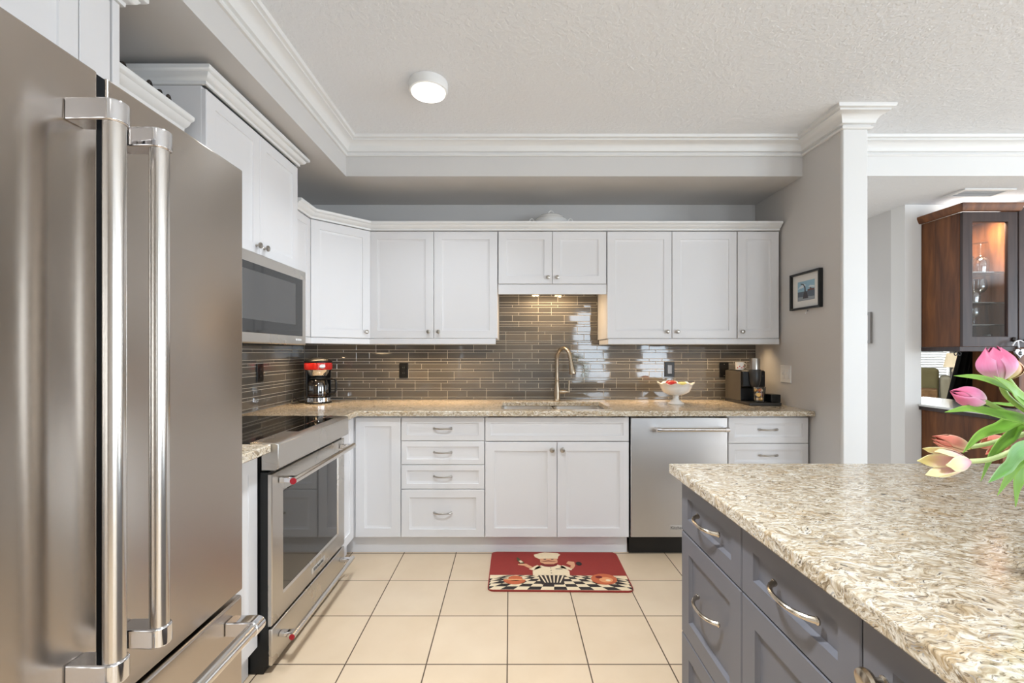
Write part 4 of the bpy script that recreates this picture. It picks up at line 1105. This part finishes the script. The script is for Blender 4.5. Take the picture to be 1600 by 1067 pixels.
tag(obj('scroll_hook', MB().tube(spline([(3.205, 3.16, 1.282), (3.192, 3.16, 1.270), (3.198, 3.16, 1.256), (3.212, 3.16, 1.260), (3.216, 3.16, 1.274), (3.220, 3.16, 1.260), (3.234, 3.16, 1.256), (3.240, 3.16, 1.270), (3.227, 3.16, 1.282)], 4), .003, 8), mat('dark_iron', (46, 44, 44), .5), None, 0, 60),
    'dark scrolled iron hook under the left end of the glass-door cabinet', 'hook')

# ------------------------------------------------------------------ living room through the opening
b = MB(); wx0, wx1 = 7.2, 8.47
b.box(wx0 - .08, wx0, 8.47, 8.5, .72, 2.18).box(wx1, wx1 + .08, 8.47, 8.5, .72, 2.18).box(wx0, wx1, 8.47, 8.5, 2.1, 2.18).box(wx0 - .1, wx1 + .1, 8.45, 8.5, .76, .80)
wn = struct('window_4', b, TRIM)
struct('window_pane', MB().box(wx0, wx1, 8.555, 8.56, .8, 2.1), PANE, parent=wn)
t = thing('window_blind', 'white slatted blind over the living room window', 'blind', ((wx0 + wx1) / 2, 8.46, .84))
sb_ = MB()
for k in range(26):
    z = .84 + k * .048
    sb_.box(wx0 + .01, wx1 - .01, -.024, .024, -.0015, .0015, Matrix.Translation((0, 8.52, z)) @ Matrix.Rotation(math.radians(-58), 4, 'X'))
obj('slats', sb_, mat('white_blind_slat', (240, 240, 240), .5), t)
obj('head_rail', MB().box(wx0 + .005, wx1 - .005, 8.495, 8.545, 2.06, 2.098), TRIM, t)
SOFA = mat('olive_velvet', (156, 146, 104), .9, vary=.12, scale=9)
Ms = Matrix.Translation((6.9, 7.2, 0)) @ Matrix.Rotation(math.radians(-43.8), 4, 'Z')   # x along the sofa, front to -y
t = thing('sofa', 'olive green sofa in the living room seen through the opening', 'sofa', Ms @ Vector((-.8, 0, 0)))
obj('base', MB().box(-1.10, .09, -.40, .40, .08, .42, Ms), SOFA, t, .03)
obj('backrest', MB().box(-1.10, .09, .14, .46, .43, 1.02, Ms), SOFA, t, .06, 30, 4)
for x0, x1 in ((.10, .23), (-1.29, -1.11)):
    obj('armrest', MB().box(x0, x1, -.42, .45, .08, .90, Ms), mat('olive_grey_weave', (160, 152, 128), .9), t, .05, 30, 4)
for k in range(2):
    obj('seat_cushion', MB().box(-1.09 + k * .59, -.51 + k * .59, -.41, .13, .425, .66, Ms), SOFA, t, .05, 30, 4)
for x in (-1.2, .16):
    for y in (-.35, .38): obj('leg', MB().lathe([(.02, .0005), (.028, .08)], 12, Ms @ Matrix.Translation((x, y, 0))), DARKER, t)
tag(obj('throw_blanket', MB().box(-1.0, .07, -.42, .125, .663, .69, Ms).box(-1.0, .07, -.445, -.42, .30, .69, Ms), mat('brown_paisley_throw', (140, 106, 70), .9, vary=.6, scale=14), None, .02), 'brown patterned throw over the seat of the olive sofa', 'blanket')
t = thing('floor_lamp', 'slim white lamp with a cream shade beside the olive sofa', 'lamp', (6.93, 6.86, 0))
Ml = Matrix.Translation((6.93, 6.86, 0))
obj('base', MB().lathe([(.12, .0005), (.12, .02), (.03, .035)], 28, Ml), CERAM, t)
obj('pole', MB().lathe([(.014, .036), (.018, .5), (.014, .62), (.026, .68), (.014, .74), (.012, .95), (.035, .99), (.012, 1.03), (.012, 1.06)], 18, Ml), CERAM, t)
obj('shade', MB().lathe([(.125, 1.05), (.085, 1.27), (.083, 1.27), (.123, 1.05)], 32, Ml, False, False), mat('cream_lamp_shade', (246, 226, 190), .8, emit=.35), t, 0, 50)
b = MB(); rows = []
for z in (0.0006, .35, .9, 1.3, 2.40):
    xl_ = 4.998 - (1.29 - z) * .27 if z < 1.3 else 4.998; xr_ = 5.20
    rows.append([(xl_ + (xr_ - xl_) * i / 24, 4.85 + .03 * math.sin(i * 1.3), z) for i in range(25)] + [(xr_ + (xl_ - xr_) * i / 24, 4.88 + .03 * math.sin((24 - i) * 1.3), z) for i in range(25)])
b.loft(rows)
tag(obj('drape', b, mat('black_velvet', (14, 13, 15), .85, vary=.4), None, 0, 50), 'tall black drape in the opening just right of the lamp', 'curtain')

# ceiling vent
t = thing('ceiling_vent', 'white ceiling vent in the low ceiling above the hutch', 'vent', (3.33, 3.13, ZS - .012))
obj('frame', MB().cells([3.15, 3.185, 3.475, 3.51], [3.045, 3.075, 3.185, 3.215], lambda x, y: not (3.185 < x < 3.475 and 3.075 < y < 3.185), ZS - .010, ZS - .0004), TRIM, t, .002)
for k in range(6):
    obj('louver', MB().box(3.186, 3.474, -.008, .008, -.0008, .0008, Matrix.Translation((0, 3.086 + k * .0175, ZS - .006)) @ Matrix.Rotation(.5, 4, 'X')), TRIM, t)
area('added_hutch_uplight', (3.55, 3.27, 2.325), (PI, 0, 0), .5, .1, .9, (1, .95, .88))  # unseen uplight added to brighten the ceiling beside the vent

# ------------------------------------------------------------------ tulips in a vase (the vase itself stands past the frame edge)
VX, VY = 1.000, .76
tag(obj('vase', MB().lathe([(.045, 0), (.048, .003), (.056, .06), (.050, .14), (.042, .20), (.047, .235), (.0455, .236), (.040, .20), (.047, .14), (.053, .06), (.045, .008), (.001, .006)], 32, Matrix.Translation((VX, VY, .9147))), clear_glass('vase_glass', (.97, .99, .98)), None, 0, 50),
    'clear glass vase of tulips on the island', 'vase')


def blade(mb, pts, w, fold=.25, side=None, n=10):
    P = spline(pts, n); m = len(P); uvl = mb.bm.loops.layers.uv.verify(); rows = []
    view = Vector((0, 0, H))
    for i, p in enumerate(P):
        t = (P[min(i + 1, m - 1)] - P[max(i - 1, 0)]).normalized(); f_ = i / (m - 1)
        nrm = Vector(side or (.25, -.8, .55)); nrm = (nrm - t * nrm.dot(t)).normalized(); c_ = t.cross(nrm)
        ww = w * max(.03, math.sin(PI * min(1, (1 - f_) * .62 + .0)) ** .8 if f_ > 0 else 1) * (.55 + .45 * min(1, f_ * 4))
        rows.append([(p + c_ * ww * k + nrm * (abs(k) ** 1.5) * ww * fold * 2, k + .5, f_) for k in (-.5, -.28, 0, .28, .5)])
    vs = [[(mb.bm.verts.new(q[0]), q[1], q[2]) for q in r_] for r_ in rows]
    for a, c in zip(vs, vs[1:]):
        for k in range(4):
            f = mb.f([a[k][0], a[k + 1][0], c[k + 1][0], c[k][0]])
            if f:
                for lp, q in zip(f.loops, (a[k], a[k + 1], c[k + 1], c[k])): lp[uvl].uv = (q[1], q[2])


def petal(mb, M, phi, L_, w, r0, bulge, open_, inner=0):
    """one cupped tulip petal; z along the flower axis"""
    uvl = mb.bm.loops.layers.uv.verify(); nu, nv = 9, 7; g = []
    for i in range(nu):
        s_ = i / (nu - 1)
        rad = r0 + bulge * math.sin(PI * min(1, s_ * 1.0) ** .85) * (1 - .25 * s_) + open_ * s_ ** 1.6
        wid = w * (math.sin(PI * (.14 + .86 * s_) * .98) ** .45 if s_ < 1 else .22) * (.62 + .38 * min(1, s_ * 3)); row = []
        for j in range(nv):
            k = (j / (nv - 1) - .5)
            ang = phi + k * wid / max(.012, rad) * (.95 if rad > .012 else .6)
            rr_ = rad - inner + .10 * wid * (abs(k) * 2) ** 2 * (s_ > .5) * .3
            z = L_ * (s_ ** .9) - .14 * L_ * (abs(k) * 2) ** 2 * s_ ** 2
            row.append((mb.bm.verts.new(M @ Vector((rr_ * math.cos(ang), rr_ * math.sin(ang), z))), k + .5, s_))
        g.append(row)
    for a, c in zip(g, g[1:]):
        for j in range(nv - 1):
            f = mb.f([a[j][0], a[j + 1][0], c[j + 1][0], c[j][0]])
            if f:
                for lp, q in zip(f.loops, (a[j], a[j + 1], c[j + 1], c[j])): lp[uvl].uv = (q[1], q[2])


PINK = petal_mat('pink_petal', (240, 226, 220), (232, 150, 190), (226, 112, 150), (236, 170, 200))
PEACH = petal_mat('peach_petal', (240, 226, 160), (240, 192, 160), (236, 160, 130), (246, 224, 180))
SALM = petal_mat('salmon_petal', (246, 232, 170), (232, 150, 132), (226, 128, 108), (246, 214, 176))
YELP = petal_mat('yellow_pink_petal', (236, 160, 190), (246, 212, 204), (250, 238, 168), (252, 248, 212))
LEAFM = petal_mat('tulip_leaf', (176, 204, 110), (124, 176, 62), (128, 172, 66), (150, 194, 84))
LEAFB = petal_mat('bluish_tulip_leaf', (176, 206, 130), (126, 178, 110), (110, 166, 70), (160, 202, 140))
STEMM = mat('tulip_stem', (172, 204, 112), .5, vary=.08)
STEMP = mat('pale_tulip_stem', (212, 226, 160), .5, vary=.05)


def tulip(label, base, tip, mat_, w, open_, leaves, stem_mid, Y, bulge=.02, smat=None, roll=0., yt=None):
    B = at(*base, Y); T = at(*tip, yt or Y); ax = (T - B); L_ = ax.length; ax.normalize()
    t = thing('tulip', label, 'tulip', B, 'tulips in the island vase')
    Mq = Matrix.Translation(B) @ ax.to_track_quat('Z', 'Y').to_matrix().to_4x4() @ Matrix.Rotation(roll, 4, 'Z')
    for q in range(6):
        mb = MB(); petal(mb, Mq, q * PI / 3, L_ * (1 if q % 2 else .97), w, .006, bulge, open_, .0025 * (q % 2))
        o = obj('petal', mb, mat_, t, 0, 180); sm = o.modifiers.new('thick', 'SOLIDIFY'); sm.thickness = .0008
        ss = o.modifiers.new('round', 'SUBSURF'); ss.levels = 1; ss.render_levels = 1
    mb = MB().tube([Mq @ Vector((0, 0, -.002)), Mq @ Vector((0, 0, L_ * .3)), Mq @ Vector((0, 0, L_ * .42))], [.004, .0045, .003], 8)
    obj('pistil', mb, mat('pistil_green', (190, 180, 90), .6), t)
    pts = [B + ax * .001] + [at(x, y, Y + d) for x, y, d in stem_mid] + [Vector((VX - .02, VY, 1.135)), Vector((VX + .01, VY + .004, .935))]
    P_ = spline(pts, 8)
    obj('stem', MB().tube(P_, .0042, 8), smat or STEMM, t, 0, 60)
    for lf in leaves:
        mb = MB(); blade(mb, [Vector((VX - .005, VY + lf.get('d', 0), 1.10))] + [at(x, y, Y + lf.get('d', 0)) for x, y in lf['p'][::-1]], lf['w'], lf.get('f', .2), lf.get('s'))
        o = obj('leaf', mb, lf.get('m', LEAFM), t, 0, 180); sm = o.modifiers.new('thick', 'SOLIDIFY'); sm.thickness = .0008
    return t


tulip('tall pink tulip standing highest in the bunch', (1563, 594), (1550, 541), PINK, .047, .004,
      [dict(p=[(1490, 587), (1530, 591), (1570, 606), (1605, 628)], w=.022, d=-.02), dict(p=[(1552, 588), (1575, 606), (1605, 636)], w=.036, d=-.03)], [(1575, 620, 0), (1620, 652, 0)], .75, .021, roll=.4)
tulip('peach tulip tucked behind the tall pink tulip', (1574, 592), (1578, 556), PEACH, .036, .0, [], [(1592, 612, 0), (1630, 640, 0)], .80, .016, roll=.2)
tulip('pink tulip lying sideways below the tall pink one', (1537, 626), (1485, 611), PINK, .040, -.002,
      [dict(p=[(1476, 644), (1515, 639), (1560, 648), (1610, 662)], w=.024, d=-.01), dict(p=[(1540, 629), (1570, 632), (1610, 640)], w=.010, d=.05)], [(1560, 638, 0), (1610, 664, 0)], .75, .014, roll=.9)
tulip('salmon tulip just above the wide-open yellow one', (1513, 699), (1457, 684), SALM, .032, .0,
      [dict(p=[(1504, 708), (1528, 682), (1558, 670), (1605, 660)], w=.022, d=-.03, s=(.1, -.7, .7))], [(1545, 693, 0), (1610, 676, 0)], .79, .010, STEMP, roll=.5)
tulip('wide-open yellow and pink tulip lowest over the island top', (1513, 721), (1452, 723), YELP, .030, .020,
      [dict(p=[(1544, 754), (1570, 732), (1608, 700)], w=.026, d=-.03, m=LEAFB), dict(p=[(1558, 774), (1575, 745), (1605, 715)], w=.018, d=0)], [(1550, 717, -.01), (1605, 696, -.02)], .74, .012, STEMP, roll=.1)
tulip('salmon tulip half hidden behind a leaf at the right', (1574, 688), (1540, 700), SALM, .022, .012,
      [dict(p=[(1532, 752), (1548, 712), (1575, 684), (1610, 660)], w=.022, d=-.05), dict(p=[(1586, 792), (1588, 752), (1610, 708)], w=.034, d=-.06)], [(1595, 680, 0), (1625, 672, 0)], .82, .010, roll=1.2)
